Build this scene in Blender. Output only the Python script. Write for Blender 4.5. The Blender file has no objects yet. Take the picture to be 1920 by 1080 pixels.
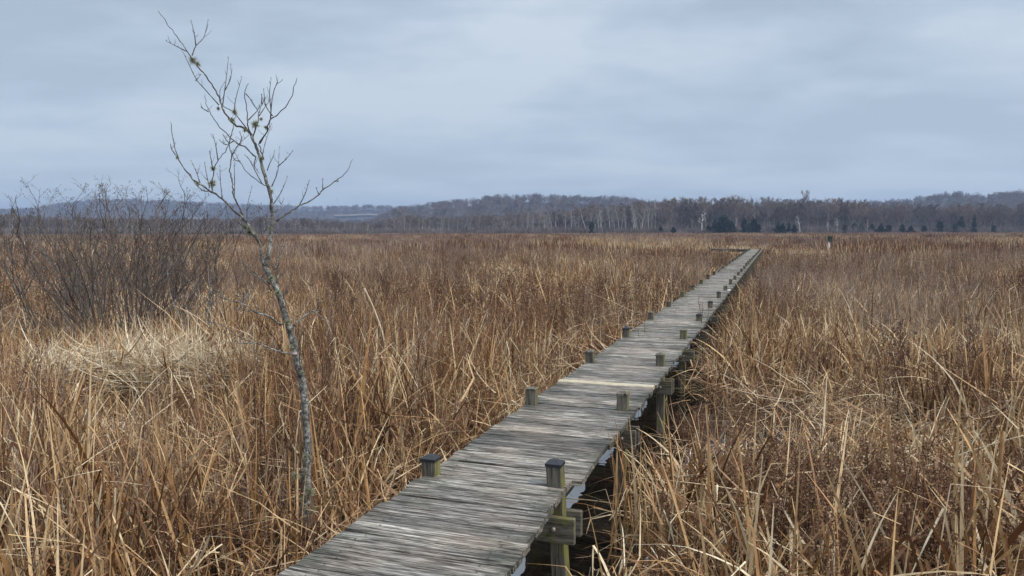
import bpy, math, random
import numpy as np
from mathutils import Vector, Matrix, noise as mnoise

PI = math.pi
F = 1450.0          # focal length in pixels of a 1920 wide frame
HC = 2.25           # eye above the water
DECK = 0.75         # deck top above the water
YH = 431.5          # horizon row
sc = bpy.context.scene
col = sc.collection

# ------------------------------------------------------------------ camera
cam_d = bpy.data.cameras.new("camera"); cam = bpy.data.objects.new("camera", cam_d); col.objects.link(cam)
cam_d.sensor_width = 36; cam_d.lens = 36 * F / 1920; cam_d.clip_end = 9000; cam_d.clip_start = 0.05
PITCH = math.atan((540 - YH) / F)
cam.location = (0, 0, HC)
cam.rotation_euler = (math.radians(90) - PITCH, math.radians(0.12), 0)
sc.camera = cam

# ------------------------------------------------------------------ world, sun, exposure
SUN_EL, SUN_AZ = math.radians(48), math.radians(118)     # azimuth clockwise from +Y (to the right, a little behind)
w = bpy.data.worlds.new("World"); sc.world = w; w.use_nodes = True
nt = w.node_tree; nt.nodes.clear()
def N(t, **kw):
    n = nt.nodes.new(t)
    for k, v in kw.items(): setattr(n, k, v)
    return n
def L(a, b): nt.links.new(a, b)
out = N('ShaderNodeOutputWorld'); bg = N('ShaderNodeBackground'); L(bg.outputs[0], out.inputs[0])
sky = N('ShaderNodeTexSky'); sky.sky_type = 'NISHITA'; sky.sun_disc = False
sky.sun_elevation = SUN_EL; sky.sun_rotation = SUN_AZ
tc = N('ShaderNodeTexCoord'); sep = N('ShaderNodeSeparateXYZ'); L(tc.outputs['Generated'], sep.inputs[0])
def math_(op, a, b=None, c=None):
    n = N('ShaderNodeMath', operation=op)
    for i, v in enumerate((a, b, c)):
        if v is None: continue
        if isinstance(v, (int, float)): n.inputs[i].default_value = v
        else: L(v, n.inputs[i])
    return n.outputs[0]
zc = math_('MAXIMUM', sep.outputs[2], 0.0)
zz = math_('ADD', zc, 0.16)
px = math_('DIVIDE', sep.outputs[0], zz); py = math_('DIVIDE', sep.outputs[1], zz)
cmb = N('ShaderNodeCombineXYZ'); L(px, cmb.inputs[0]); L(py, cmb.inputs[1])
def noise_(vec, scale, detail, rough, dist=0.0, off=(0, 0, 0), sclv=(1, 1, 1)):
    m = N('ShaderNodeMapping'); m.inputs['Location'].default_value = off; m.inputs['Scale'].default_value = sclv
    L(vec, m.inputs['Vector'])
    n = N('ShaderNodeTexNoise'); n.inputs['Scale'].default_value = scale; n.inputs['Detail'].default_value = detail
    n.inputs['Roughness'].default_value = rough; n.inputs['Distortion'].default_value = dist
    L(m.outputs[0], n.inputs['Vector']); return n.outputs[0]
n1 = noise_(cmb.outputs[0], 0.70, 4, 0.42, 0.4, (5.1, 2.7, 0), (1.0, 1.25, 1))
n2 = noise_(cmb.outputs[0], 2.2, 6, 0.55, 0.2, (7.3, 0.4, 0), (1.0, 1.3, 1))
mixn = math_('ADD', math_('MULTIPLY', n1, 0.66), math_('MULTIPLY', n2, 0.34))
rmp = N('ShaderNodeValToRGB'); L(mixn, rmp.inputs[0])
e = rmp.color_ramp.elements
e[0].position = 0.42; e[0].color = (0.290, 0.348, 0.418, 1)
e[1].position = 0.59; e[1].color = (0.425, 0.480, 0.540, 1)
m_ = e.new(0.50); m_.color = (0.342, 0.405, 0.485, 1)
# the low band above the hills is a deeper, bluer cloud base
hz = N('ShaderNodeMapRange'); L(zc, hz.inputs[0])
hz.inputs['From Min'].default_value = 0.0; hz.inputs['From Max'].default_value = 0.26
low = N('ShaderNodeMixRGB'); L(hz.outputs[0], low.inputs[0])
low.inputs[1].default_value = (0.325, 0.392, 0.465, 1)
L(rmp.outputs[0], low.inputs[2])
fac = N('ShaderNodeMapRange'); L(hz.outputs[0], fac.inputs[0])
fac.inputs['To Min'].default_value = 0.35; fac.inputs['To Max'].default_value = 1.0
L(fac.outputs[0], low.inputs[0])
# thin veil of clear sky light behind the clouds, and a brighter zenith as under any overcast
skm = N('ShaderNodeMixRGB'); skm.blend_type = 'ADD'; skm.inputs[0].default_value = 1
sks = N('ShaderNodeMixRGB'); sks.blend_type = 'MULTIPLY'; sks.inputs[0].default_value = 1; sks.inputs[2].default_value = (0.05,)*3 + (1,)
L(sky.outputs[0], sks.inputs[1]); 
zen = N('ShaderNodeMapRange'); L(zc, zen.inputs[0]); zen.inputs['From Min'].default_value = 0.3; zen.inputs['From Max'].default_value = 0.95
zen.inputs['To Min'].default_value = 1.0; zen.inputs['To Max'].default_value = 2.3
zm = N('ShaderNodeVectorMath', operation='SCALE'); L(low.outputs[0], zm.inputs[0]); L(zen.outputs[0], zm.inputs['Scale'])
SKY_STR = 0.1
up = N('ShaderNodeVectorMath', operation='SCALE'); L(zm.outputs[0], up.inputs[0]); up.inputs['Scale'].default_value = 0.83 / SKY_STR
L(up.outputs[0], skm.inputs[1]); L(sks.outputs[0], skm.inputs[2]); L(skm.outputs[0], bg.inputs[0])
bg.inputs[1].default_value = SKY_STR

sd = bpy.data.lights.new("sun", 'SUN'); so = bpy.data.objects.new("sun", sd); col.objects.link(so)
sd.energy = 1.5; sd.angle = math.radians(10); sd.color = (1.0, 0.93, 0.84)
sv = Vector((math.sin(SUN_AZ) * math.cos(SUN_EL), math.cos(SUN_AZ) * math.cos(SUN_EL), math.sin(SUN_EL)))
so.rotation_euler = sv.to_track_quat('Z', 'Y').to_euler(); so.location = (0, -5, 30)
sc.view_settings.view_transform = 'Standard'; sc.view_settings.look = 'None'
sc.view_settings.exposure = 0.78; sc.view_settings.gamma = 1.0
sc.cycles.use_denoising = True; sc.cycles.denoiser = 'OPENIMAGEDENOISE'; sc.cycles.denoising_prefilter = 'ACCURATE'; sc.cycles.denoising_input_passes = 'RGB_ALBEDO_NORMAL'
sc.cycles.max_bounces = 5; sc.cycles.diffuse_bounces = 1; sc.cycles.glossy_bounces = 2
sc.cycles.transmission_bounces = 3; sc.cycles.transparent_max_bounces = 4; sc.cycles.volume_bounces = 0
sc.render.use_persistent_data = False

# ------------------------------------------------------------------ helpers
def at(pxx, pyy, Y):
    """world point seen at pixel (pxx, pyy) of the 1920x1080 photograph at distance Y"""
    return Vector(((pxx - 960) / F * Y, Y, HC + (YH - pyy) / F * Y))
YAW = math.atan(498 / F)
DD = Vector((math.sin(YAW), math.cos(YAW), 0)); RR = Vector((math.cos(YAW), -math.sin(YAW), 0))
def walk(l, s, z=0.0): return RR * l + DD * s + Vector((0, 0, z))

def tag(o, label=None, cat=None, group=None, kind=None):
    if label: o['label'] = label
    if cat: o['category'] = cat
    if group: o['group'] = group
    if kind: o['kind'] = kind
    return o
def empty(name, loc=(0, 0, 0), rz=0.0):
    o = bpy.data.objects.new(name, None); col.objects.link(o); o.location = loc; o.rotation_euler = (0, 0, rz)
    o.empty_display_size = 0.2; return o

class MB:
    def __init__(s): s.v = []; s.f = []; s.r = []; s.mi = []; s.m = 0
    def add(s, vs, fs, r=0.5):
        b = len(s.v); s.v.extend([tuple(p) for p in vs]); s.f.extend([tuple(i + b for i in f) for f in fs])
        s.r.extend([r] * len(vs)); s.mi.extend([s.m] * len(fs))
    def mesh(s, name, mats, smooth=False):
        me = bpy.data.meshes.new(name); me.from_pydata(s.v, [], s.f)
        a = me.attributes.new('r', 'FLOAT', 'POINT'); a.data.foreach_set('value', s.r)
        for m in (mats if isinstance(mats, (list, tuple)) else [mats]): me.materials.append(m)
        me.polygons.foreach_set('material_index', s.mi)
        if smooth: me.polygons.foreach_set('use_smooth', [True] * len(s.f))
        me.update(); return me
    def obj(s, name, mats, parent=None, smooth=False):
        o = bpy.data.objects.new(name, s.mesh(name, mats, smooth)); col.objects.link(o)
        if parent: o.parent = parent
        return o
    def box(s, x0, x1, y0, y1, z0, z1, r=0.5, jit=None):
        vs = [(x0, y0, z0), (x1, y0, z0), (x1, y1, z0), (x0, y1, z0), (x0, y0, z1), (x1, y0, z1), (x1, y1, z1), (x0, y1, z1)]
        s.add(vs, [(0, 3, 2, 1), (4, 5, 6, 7), (0, 1, 5, 4), (1, 2, 6, 5), (2, 3, 7, 6), (3, 0, 4, 7)], r)
    def cbox(s, x0, x1, y0, y1, z0, z1, c=0.004, r=0.5):
        """box with all twelve edges chamfered"""
        vs = []; idx = {}
        for sx in (0, 1):
            for sy in (0, 1):
                for sz in (0, 1):
                    X = (x0, x1)[sx]; Y = (y0, y1)[sy]; Z = (z0, z1)[sz]
                    dx = c if sx == 0 else -c; dy = c if sy == 0 else -c; dz = c if sz == 0 else -c
                    for a, p in enumerate(((X, Y + dy, Z + dz), (X + dx, Y, Z + dz), (X + dx, Y + dy, Z))):
                        idx[(sx, sy, sz, a)] = len(vs); vs.append(p)
        I = lambda a, b, c_, d: idx[(a, b, c_, d)]
        fs = [(I(0,0,0,0), I(0,0,1,0), I(0,1,1,0), I(0,1,0,0)), (I(1,0,0,0), I(1,1,0,0), I(1,1,1,0), I(1,0,1,0)),
              (I(0,0,0,1), I(1,0,0,1), I(1,0,1,1), I(0,0,1,1)), (I(0,1,0,1), I(0,1,1,1), I(1,1,1,1), I(1,1,0,1)),
              (I(0,0,0,2), I(0,1,0,2), I(1,1,0,2), I(1,0,0,2)), (I(0,0,1,2), I(1,0,1,2), I(1,1,1,2), I(0,1,1,2))]
        for a in (0, 1):
            for b in (0, 1):
                fs.append((I(a,b,0,0), I(a,b,0,1), I(a,b,1,1), I(a,b,1,0)))
                fs.append((I(a,0,b,0), I(a,1,b,0), I(a,1,b,2), I(a,0,b,2)))
                fs.append((I(0,a,b,1), I(1,a,b,1), I(1,a,b,2), I(0,a,b,2)))
                for c_ in (0, 1): fs.append((I(a,b,c_,0), I(a,b,c_,1), I(a,b,c_,2)))
        s.add(vs, fs, r)
    def tube(s, pts, rad, n=5, r=0.5, cap=True):
        pts = [Vector(p) for p in pts]; vs = []; fs = []
        t = (pts[1] - pts[0]).normalized(); ref = Vector((1, 0, 0)) if abs(t.x) < 0.9 else Vector((0, 1, 0))
        u = t.cross(ref).normalized()
        for i, p in enumerate(pts):
            if i == 0: t = pts[1] - pts[0]
            elif i == len(pts) - 1: t = pts[-1] - pts[-2]
            else: t = pts[i + 1] - pts[i - 1]
            t = t.normalized(); u = (u - t * u.dot(t)); u = u.normalized() if u.length > 1e-6 else t.orthogonal().normalized()
            w_ = t.cross(u)
            R = rad[i]
            for k in range(n):
                a = 2 * PI * k / n; vs.append(p + (u * math.cos(a) + w_ * math.sin(a)) * R)
            if i: 
                for k in range(n):
                    a = (i - 1) * n + k; b = (i - 1) * n + (k + 1) % n
                    fs.append((a, b, b + n, a + n))
        if cap:
            fs.append(tuple(range(n - 1, -1, -1))); fs.append(tuple(range(len(vs) - n, len(vs))))
        s.add(vs, fs, r)
    def ribbon(s, pts, wid, side, r=0.5, fold=0.0):
        """flat blade along pts; side = width direction; fold lifts a centre crease"""
        vs = []; fs = []; side = Vector(side)
        for p, w_ in zip(pts, wid):
            p = Vector(p); vs.append(p - side * w_ * .5); vs.append(p + side * w_ * .5)
        for i in range(len(pts) - 1): fs.append((2*i, 2*i+1, 2*i+3, 2*i+2))
        s.add(vs, fs, r)

# ------------------------------------------------------------------ materials
def mat(name):
    m = bpy.data.materials.new(name); m.use_nodes = True; t = m.node_tree; t.nodes.clear()
    o = t.nodes.new('ShaderNodeOutputMaterial'); return m, t, o
class G:
    """tiny node builder"""
    def __init__(s, t): s.t = t
    def n(s, typ, ins=None, **kw):
        x = s.t.nodes.new(typ)
        for k, v in kw.items(): setattr(x, k, v)
        for k, v in (ins or {}).items():
            if hasattr(v, 'links') and hasattr(v, 'is_output'): s.t.links.new(v, x.inputs[k])
            else: x.inputs[k].default_value = v
        return x
    def l(s, a, b): s.t.links.new(a, b)
    def m(s, op, a, b=0.0, c=0.0): return s.n('ShaderNodeMath', {0: a, 1: b, 2: c}, operation=op).outputs[0]
    def ramp(s, f, stops):
        x = s.n('ShaderNodeValToRGB', {0: f}); e = x.color_ramp.elements
        while len(e) < len(stops): e.new(0.5)
        for i, (p, c) in enumerate(stops): e[i].position = p; e[i].color = tuple(c) + (1,)
        return x.outputs[0]
    def noise(s, vec, scale=1, detail=3, rough=.5, sclv=None, off=(0,0,0), dist=0.0):
        if sclv or off != (0,0,0):
            vec = s.n('ShaderNodeMapping', {'Vector': vec, 'Scale': sclv or (1,1,1), 'Location': off}).outputs[0]
        return s.n('ShaderNodeTexNoise', {'Vector': vec, 'Scale': scale, 'Detail': detail, 'Roughness': rough, 'Distortion': dist}).outputs[0]
    def mix(s, f, a, b, mode='MIX'): return s.n('ShaderNodeMixRGB', {0: f, 1: a, 2: b}, blend_type=mode).outputs[0]

def plant_mat(name, stops, transl=0.06, rough=0.55, zone=0.48, zscale=0.16):
    m, t, o = mat(name); g = G(t)
    r = g.n('ShaderNodeAttribute', attribute_name='r').outputs['Fac']
    oi = g.n('ShaderNodeObjectInfo').outputs['Random']
    pos = g.n('ShaderNodeNewGeometry').outputs['Position']
    z = g.noise(pos, zscale, 3, .55, (1, 1, .3))
    z2 = g.noise(pos, 1.1, 2, .5, (1, 1, .3))
    f = g.m('ADD', g.m('MULTIPLY', g.m('POWER', r, 1.3), 0.78), g.m('MULTIPLY', oi, 0.22))
    f = g.m('ADD', f, g.m('MULTIPLY', g.m('SUBTRACT', z, .5), zone * 2.2))
    f = g.m('ADD', f, g.m('MULTIPLY', g.m('SUBTRACT', z2, .55), zone * .9))
    c = g.ramp(f, stops)
    fl = g.noise(pos, 22, 3, .6, (1, 1, .5))
    c = g.mix(1, c, g.ramp(fl, [(0.3, (.74, .70, .66)), (0.7, (1.12, 1.12, 1.12))]), 'MULTIPLY')
    b = g.n('ShaderNodeBsdfPrincipled', {'Base Color': c, 'Roughness': rough})
    b.inputs['Specular IOR Level'].default_value = 0.35
    if transl > 0:
        tr = g.n('ShaderNodeBsdfTranslucent', {'Color': c})
        mx = g.n('ShaderNodeMixShader', {0: transl, 1: b.outputs[0], 2: tr.outputs[0]}); g.l(mx.outputs[0], o.inputs[0])
    else: g.l(b.outputs[0], o.inputs[0])
    return m

M = {}
M['cattail'] = plant_mat('cattail_leaf', [(0.02, (.075, .030, .012)), (0.20, (.22, .100, .038)), (0.41, (.43, .240, .100)), (0.63, (.69, .475, .240)), (0.92, (.91, .79, .56))])
M['thatch'] = plant_mat('thatch', [(0.0, (.10, .045, .022)), (0.3, (.32, .18, .085)), (0.6, (.56, .39, .21)), (0.9, (.78, .64, .44))])
M['weed'] = plant_mat('weed_stem', [(0.0, (.045, .020, .012)), (0.4, (.14, .055, .028)), (0.75, (.26, .120, .060)), (1.0, (.38, .23, .14))], 0.1, .75)
M['grey'] = plant_mat('grey_stem', [(0.0, (.13, .075, .050)), (0.5, (.33, .225, .165)), (1.0, (.54, .43, .34))], 0.1, .7)
M['seed'] = plant_mat('seed_head', [(0.0, (.045, .022, .013)), (0.5, (.15, .075, .038)), (0.85, (.32, .20, .115)), (1.0, (.58, .44, .30))], 0.1, .8)
M['twig'] = plant_mat('shrub_twig', [(0.0, (.065, .050, .043)), (0.5, (.155, .125, .108)), (1.0, (.32, .28, .25))], 0, .7, .15)
M['palestraw'] = plant_mat('pale_straw', [(0.0, (.46, .32, .18)), (0.4, (.74, .60, .41)), (0.9, (.90, .82, .64))], 0.2, .6, .1)

def bark_mat(name, a, b, c, scale=30):
    m, t, o = mat(name); g = G(t)
    pos = g.n('ShaderNodeNewGeometry').outputs['Position']
    n1 = g.noise(pos, scale, 4, .65); n2 = g.noise(pos, scale * 3.2, 3, .6, off=(5, 2, 1))
    cc = g.ramp(n1, [(.34, a), (.5, b), (.66, c)])
    cc = g.mix(g.ramp(n2, [(.50, (0,0,0)), (.62, (1,1,1))]), cc, (*a, 1))
    b_ = g.n('ShaderNodeBsdfPrincipled', {'Base Color': cc, 'Roughness': .85}); 
    bm = g.n('ShaderNodeBump', {'Height': n2, 'Strength': .6, 'Distance': .01}); g.l(bm.outputs[0], b_.inputs['Normal'])
    g.l(b_.outputs[0], o.inputs[0]); return m
M['bark'] = bark_mat('lichened_bark', (.040, .033, .028), (.185, .172, .150), (.46, .46, .40))
M['bark_dark'] = bark_mat('dark_branch_bark', (.045, .036, .030), (.12, .10, .082), (.27, .27, .21), 26)
M['lichen'] = bark_mat('lichen', (.16, .165, .09), (.32, .33, .20), (.48, .50, .36), 60)

def tree_mat(name, a, b):
    m, t, o = mat(name); g = G(t)
    oi = g.n('ShaderNodeObjectInfo').outputs['Random']; r = g.n('ShaderNodeAttribute', attribute_name='r').outputs['Fac']
    f = g.m('ADD', g.m('MULTIPLY', oi, .6), g.m('MULTIPLY', r, .4))
    b_ = g.n('ShaderNodeBsdfPrincipled', {'Base Color': g.ramp(f, [(.1, a), (.9, b)]), 'Roughness': .9})
    b_.inputs['Specular IOR Level'].default_value = .1
    g.l(b_.outputs[0], o.inputs[0]); return m
M['far_twig'] = tree_mat('bare_crown', (.10, .080, .070), (.25, .205, .185))
M['far_twig_warm'] = tree_mat('bare_crown_warm', (.12, .082, .062), (.25, .180, .145))
M['far_trunk'] = tree_mat('far_trunk', (.15, .135, .12), (.32, .29, .26))
M['pale_trunk'] = tree_mat('pale_trunk', (.34, .32, .29), (.58, .55, .51))
M['cedar'] = tree_mat('cedar_foliage', (.014, .022, .014), (.045, .055, .034))

def wood_mat(name, kind):
    """weathered timber; grain runs along the object's local x ('deck', 'beam') or z ('post')"""
    m, t, o = mat(name); g = G(t)
    obj = g.n('ShaderNodeTexCoord').outputs['Object']
    r = g.n('ShaderNodeAttribute', attribute_name='r').outputs['Fac']
    off = g.n('ShaderNodeCombineXYZ', {0: g.m('MULTIPLY', r, 37.0), 1: g.m('MULTIPLY', r, 91.0), 2: g.m('MULTIPLY', r, 17.0)}).outputs[0]
    v = g.n('ShaderNodeVectorMath', {0: obj, 1: off}, operation='ADD').outputs[0]
    if kind == 'post': s1, s2, s3 = (45, 45, 2.2), (150, 150, 7), (1.2, 1.2, 1)
    elif kind == 'stringer': s1, s2, s3 = (45, 2.2, 45), (150, 7, 150), (1, 1, 1)
    else: s1, s2, s3 = (4.0, 75, 75), (14, 210, 210), (1, 1.6, 1)
    g1 = g.noise(v, 1, 4, .62, s1, dist=.6); g2 = g.noise(v, 1, 3, .6, s2, dist=.3)
    blot = g.noise(v if kind != 'deck' else obj, 2.3, 4, .6, s3)
    knot = g.n('ShaderNodeTexVoronoi', {'Vector': g.n('ShaderNodeMapping', {'Vector': v, 'Scale': (3.0, 11, 11) if kind == 'deck' else (9, 9, 3)}).outputs[0], 'Scale': 1.0}).outputs['Distance']
    if kind == 'deck':
        base = g.ramp(g1, [(.35, (.030, .026, .022)), (.46, (.12, .108, .094)), (.55, (.29, .270, .240)), (.68, (.62, .59, .54))])
        warm = g.ramp(g1, [(.32, (.055, .038, .030)), (.44, (.155, .128, .104)), (.55, (.34, .295, .250)), (.70, (.62, .555, .485))])
        base = g.mix(g.ramp(blot, [(.42, (0,0,0)), (.62, (1,1,1))]), base, warm)
        tone = g.ramp(r, [(0, (.50, .50, .49)), (.25, (.85, .84, .82)), (.6, (1.0, .98, .95)), (1, (1.38, 1.34, 1.27))])
        base = g.mix(1, base, tone, 'MULTIPLY')
        # green-black algae where feet do not scour it: along both edges, in ragged patches
        xx = g.n('ShaderNodeSeparateXYZ', {0: obj}).outputs[0]
        edge = g.m('ABSOLUTE', xx)
        al = g.noise(obj, 3.2, 5, .7, (1, 1.7, 1), (4, 9, 2))
        am = g.m('ADD', g.m('MULTIPLY', edge, 1.25), g.m('MULTIPLY', g.m('SUBTRACT', al, .5), 2.0))
        af = g.ramp(am, [(.30, (0,0,0)), (.72, (.9,.9,.9))])
        base = g.mix(af, base, g.mix(1, base, (.40, .45, .42, 1), 'MULTIPLY'))
        kk = g.ramp(knot, [(.05, (.25,.2,.17)), (.13, (1,1,1))])
        base = g.mix(.75, base, kk, 'MULTIPLY')
    elif kind == 'new':
        base = g.ramp(g1, [(.3, (.46, .37, .25)), (.6, (.62, .54, .39)), (.8, (.70, .63, .49))])
    else:
        base = g.ramp(g1, [(.30, (.045, .040, .030)), (.50, (.15, .13, .10)), (.72, (.30, .265, .21))])
        al = g.noise(obj, 7, 4, .6, off=(3, 1, 7))
        pos = g.n('ShaderNodeNewGeometry'); nx = g.n('ShaderNodeSeparateXYZ', {0: g.n('ShaderNodeTexCoord').outputs['Normal']}).outputs[0]
        am = g.m('ADD', al, g.m('MULTIPLY', nx, (.20 if kind == 'post' else .04)))
        base = g.mix(g.ramp(am, [(.52, (0,0,0)), (.72, (.8,.8,.8))]), base, (.21, .20, .05, 1))
    dk = g.ramp(g2, [(.36, (.30, .28, .26)), (.52, (1, 1, 1))])
    base = g.mix(.85, base, dk, 'MULTIPLY')
    b_ = g.n('ShaderNodeBsdfPrincipled', {'Base Color': base, 'Roughness': .78})
    b_.inputs['Specular IOR Level'].default_value = .3
    h = g.m('ADD', g.m('MULTIPLY', g1, .7), g.m('MULTIPLY', g2, .5))
    bm = g.n('ShaderNodeBump', {'Height': h, 'Strength': .8, 'Distance': .006}); g.l(bm.outputs[0], b_.inputs['Normal'])
    g.l(b_.outputs[0], o.inputs[0]); return m
M['deck'] = wood_mat('weathered_decking', 'deck'); M['newplank'] = wood_mat('fresh_plank', 'new')
M['post'] = wood_mat('post_timber', 'post'); M['beam'] = wood_mat('beam_timber', 'beam'); M['stringer'] = wood_mat('stringer_timber', 'stringer')

def simple(name, c, rough=.6, metal=0.0, nscale=20, var=.25):
    m, t, o = mat(name); g = G(t)
    obj = g.n('ShaderNodeTexCoord').outputs['Object']; n = g.noise(obj, nscale, 3, .6)
    lo = tuple(x * (1 - var) for x in c); hi = tuple(min(1, x * (1 + var)) for x in c)
    b_ = g.n('ShaderNodeBsdfPrincipled', {'Base Color': g.ramp(n, [(.3, lo), (.7, hi)]), 'Roughness': rough, 'Metallic': metal})
    g.l(b_.outputs[0], o.inputs[0]); return m
M['cap'] = simple('black_plastic_cap', (.016, .017, .019), .5, nscale=60)
M['bolt'] = simple('galvanised_bolt', (.34, .31, .26), .5, .6)
M['boxgreen'] = simple('painted_nest_box', (.028, .048, .034), .7)
M['boxroof'] = simple('mossy_roof', (.14, .15, .05), .8)
M['whitepipe'] = simple('white_pipe', (.66, .64, .60), .5)
M['nail'] = simple('rusty_nail', (.035, .022, .016), .7)
M['ribbon'] = simple('faded_flagging', (.70, .48, .44), .6)
M['scrap'] = simple('white_scrap', (.80, .80, .78), .6)
M['hill'] = simple('leaf_littered_hill', (.05, .040, .034), .95, nscale=.02)
M['tanfield'] = simple('dry_field', (.17, .130, .085), .9, nscale=.05)
M['house'] = simple('pale_siding', (.62, .66, .68), .7); M['roofm'] = simple('grey_roof', (.16, .17, .19), .8)
M['mast'] = simple('painted_steel', (.62, .62, .62), .5)

# ground
m, t, o = mat('marsh_mud'); g = G(t); pos = g.n('ShaderNodeNewGeometry').outputs['Position']
a = g.noise(pos, 2.0, 5, .65); b = g.noise(pos, 17, 4, .7)
c = g.ramp(g.m('ADD', g.m('MULTIPLY', a, .5), g.m('MULTIPLY', b, .5)), [(.35, (.010, .007, .005)), (.52, (.030, .018, .011)), (.68, (.085, .050, .026))])
bs = g.n('ShaderNodeBsdfPrincipled', {'Base Color': c, 'Roughness': .85})
bm = g.n('ShaderNodeBump', {'Height': b, 'Strength': 1, 'Distance': .05}); g.l(bm.outputs[0], bs.inputs['Normal']); g.l(bs.outputs[0], o.inputs[0]); M['mud'] = m
m, t, o = mat('dark_marsh_water'); g = G(t); pos = g.n('ShaderNodeNewGeometry').outputs['Position']
a = g.noise(pos, 3.5, 2, .5)
bs = g.n('ShaderNodeBsdfPrincipled', {'Base Color': (.010, .008, .006, 1), 'Roughness': .02, 'IOR': 2.3})
bs.inputs['Specular IOR Level'].default_value = .9
bm = g.n('ShaderNodeBump', {'Height': a, 'Strength': .12, 'Distance': .02}); g.l(bm.outputs[0], bs.inputs['Normal']); g.l(bs.outputs[0], o.inputs[0]); M['water'] = m

# ------------------------------------------------------------------ ground, water, hills
rs = np.random.RandomState(7)
def sines(freq, n=7, seed=1):
    q = np.random.RandomState(seed); th = q.uniform(0, 2*PI, n); ph = q.uniform(0, 2*PI, n); fr = freq * q.uniform(.6, 1.5, n)
    def fn(x, y):
        v = 0
        for a_, p_, f_ in zip(th, ph, fr): v = v + np.sin((x*np.cos(a_) + y*np.sin(a_)) * f_ + p_)
        return v / math.sqrt(n / 2) / 2.2 + .5
    return fn
nzA = sines(.35, seed=3); nzB = sines(1.1, seed=5); nzC = sines(.12, seed=9); nzD = sines(.55, seed=12)
def lat_s(x, y):
    return x * RR.x + y * RR.y, x * DD.x + y * DD.y
def grid(name, xs, ys, zf, m, smooth=True):
    X, Y = np.meshgrid(xs, ys); Z = zf(X, Y); nx, ny = len(xs), len(ys)
    v = np.stack([X, Y, Z], -1).reshape(-1, 3)
    i = np.arange((ny-1)*(nx-1)); r_, c_ = i // (nx-1), i % (nx-1); a_ = r_*nx + c_
    f = np.stack([a_, a_+1, a_+1+nx, a_+nx], -1)
    me = bpy.data.meshes.new(name); me.from_pydata(v.tolist(), [], f.tolist()); me.materials.append(m)
    if smooth: me.polygons.foreach_set('use_smooth', [True]*len(f))
    ob = bpy.data.objects.new(name, me); col.objects.link(ob); return ob
def gz(x, y):
    l, s = lat_s(x, y)
    z = .05 + .05 * (nzB(x, y) - .5) + .05*(nzA(x, y) - .5)
    ch = np.clip(1 - np.abs(l + 1.65) / 1.15, 0, 1) * (s < 75)
    far = np.clip((np.hypot(x, y) - 330) / 60, 0, 1)
    return z - .35 * np.clip(ch * 3, 0, 1) + far * .3
u = np.linspace(-1, 1, 261); xs = np.sinh(u * 6.2) * 12; xs = xs * 3400 / xs[-1]
uy = np.linspace(-.45, 1, 240); ys = np.sinh(uy * 6.2) * 8; ys = ys * 3600 / ys[-1]
tag(grid('ground', xs, ys, gz, M['mud']), kind='structure')
tag(grid('water', np.linspace(-330, 330, 12), np.linspace(-60, 330, 12), lambda x, y: x * 0, M['water']), kind='structure')

def prof(pts):
    xs_ = [p[0] for p in pts]; ys_ = [p[1] for p in pts]
    return lambda q: np.interp(q, xs_, ys_)
# skyline rows (tree tops) by column, each with its own distance
sky_far = prof([(-600, 392), (-200, 390), (0, 388), (60, 387), (100, 380), (150, 374), (200, 370), (300, 372), (400, 378), (500, 381), (600, 385), (700, 382), (760, 386), (1000, 395), (1300, 400), (2600, 400)])
sky_mid = prof([(560, 425), (700, 408), (740, 389), (800, 378), (860, 374), (930, 364), (1000, 364), (1060, 366), (1130, 368), (1170, 367), (1210, 375), (1300, 384), (1500, 396), (1800, 410)])
sky_right = prof([(1420, 410), (1560, 386), (1640, 376), (1700, 373), (1740, 366), (1780, 359), (1810, 361), (1840, 366), (1870, 362), (1920, 356), (2100, 350), (2400, 362), (2700, 370)])
def hill(name, fn, D, x0, x1, depth, tree_h, wob):
    nx = 160; pxs = np.linspace(x0, x1, nx); rows = []
    ridge = np.maximum(HC + (YH - fn(pxs)) / F * D - tree_h, 2.0)
    prf = [(0, -2), (.15, .22), (.35, .55), (.6, .85), (.82, .98), (1, 1.0), (1.3, .9), (1.9, .45), (2.6, -.3)]
    vs = []; fs = []
    for k, (t_, h_) in enumerate(prf):
        dd = D - depth * (1 - t_)
        for i in range(nx):
            x_ = (pxs[i] - 960) / F * dd
            z_ = (ridge[i] * h_ if h_ > 0 else h_ * 5) + (wob * (nzC(x_ * .12, dd * .12) - .5) * (0 < t_ < 1))
            vs.append((x_, dd, z_))
    n_ = nx
    for k in range(len(prf) - 1):
        for i in range(nx - 1): fs.append((k*n_+i, k*n_+i+1, (k+1)*n_+i+1, (k+1)*n_+i))
    mb = MB(); mb.add(vs, fs); o_ = mb.obj(name, M['hill'], None, True); tag(o_, kind='structure')
    def height(pxx, t_):
        rg = max(HC + (YH - float(fn(pxx))) / F * D - tree_h, 2.0)
        return rg * float(np.interp(t_, [p[0] for p in prf], [max(p[1], 0) for p in prf]))
    return height
h_far = hill('hill', sky_far, 1500, -600, 2600, 500, 14, 6)
h_mid = hill('hill', sky_mid, 850, 560, 1800, 300, 12, 4)
h_right = hill('hill', sky_right, 780, 1420, 2700, 280, 12, 4)

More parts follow.
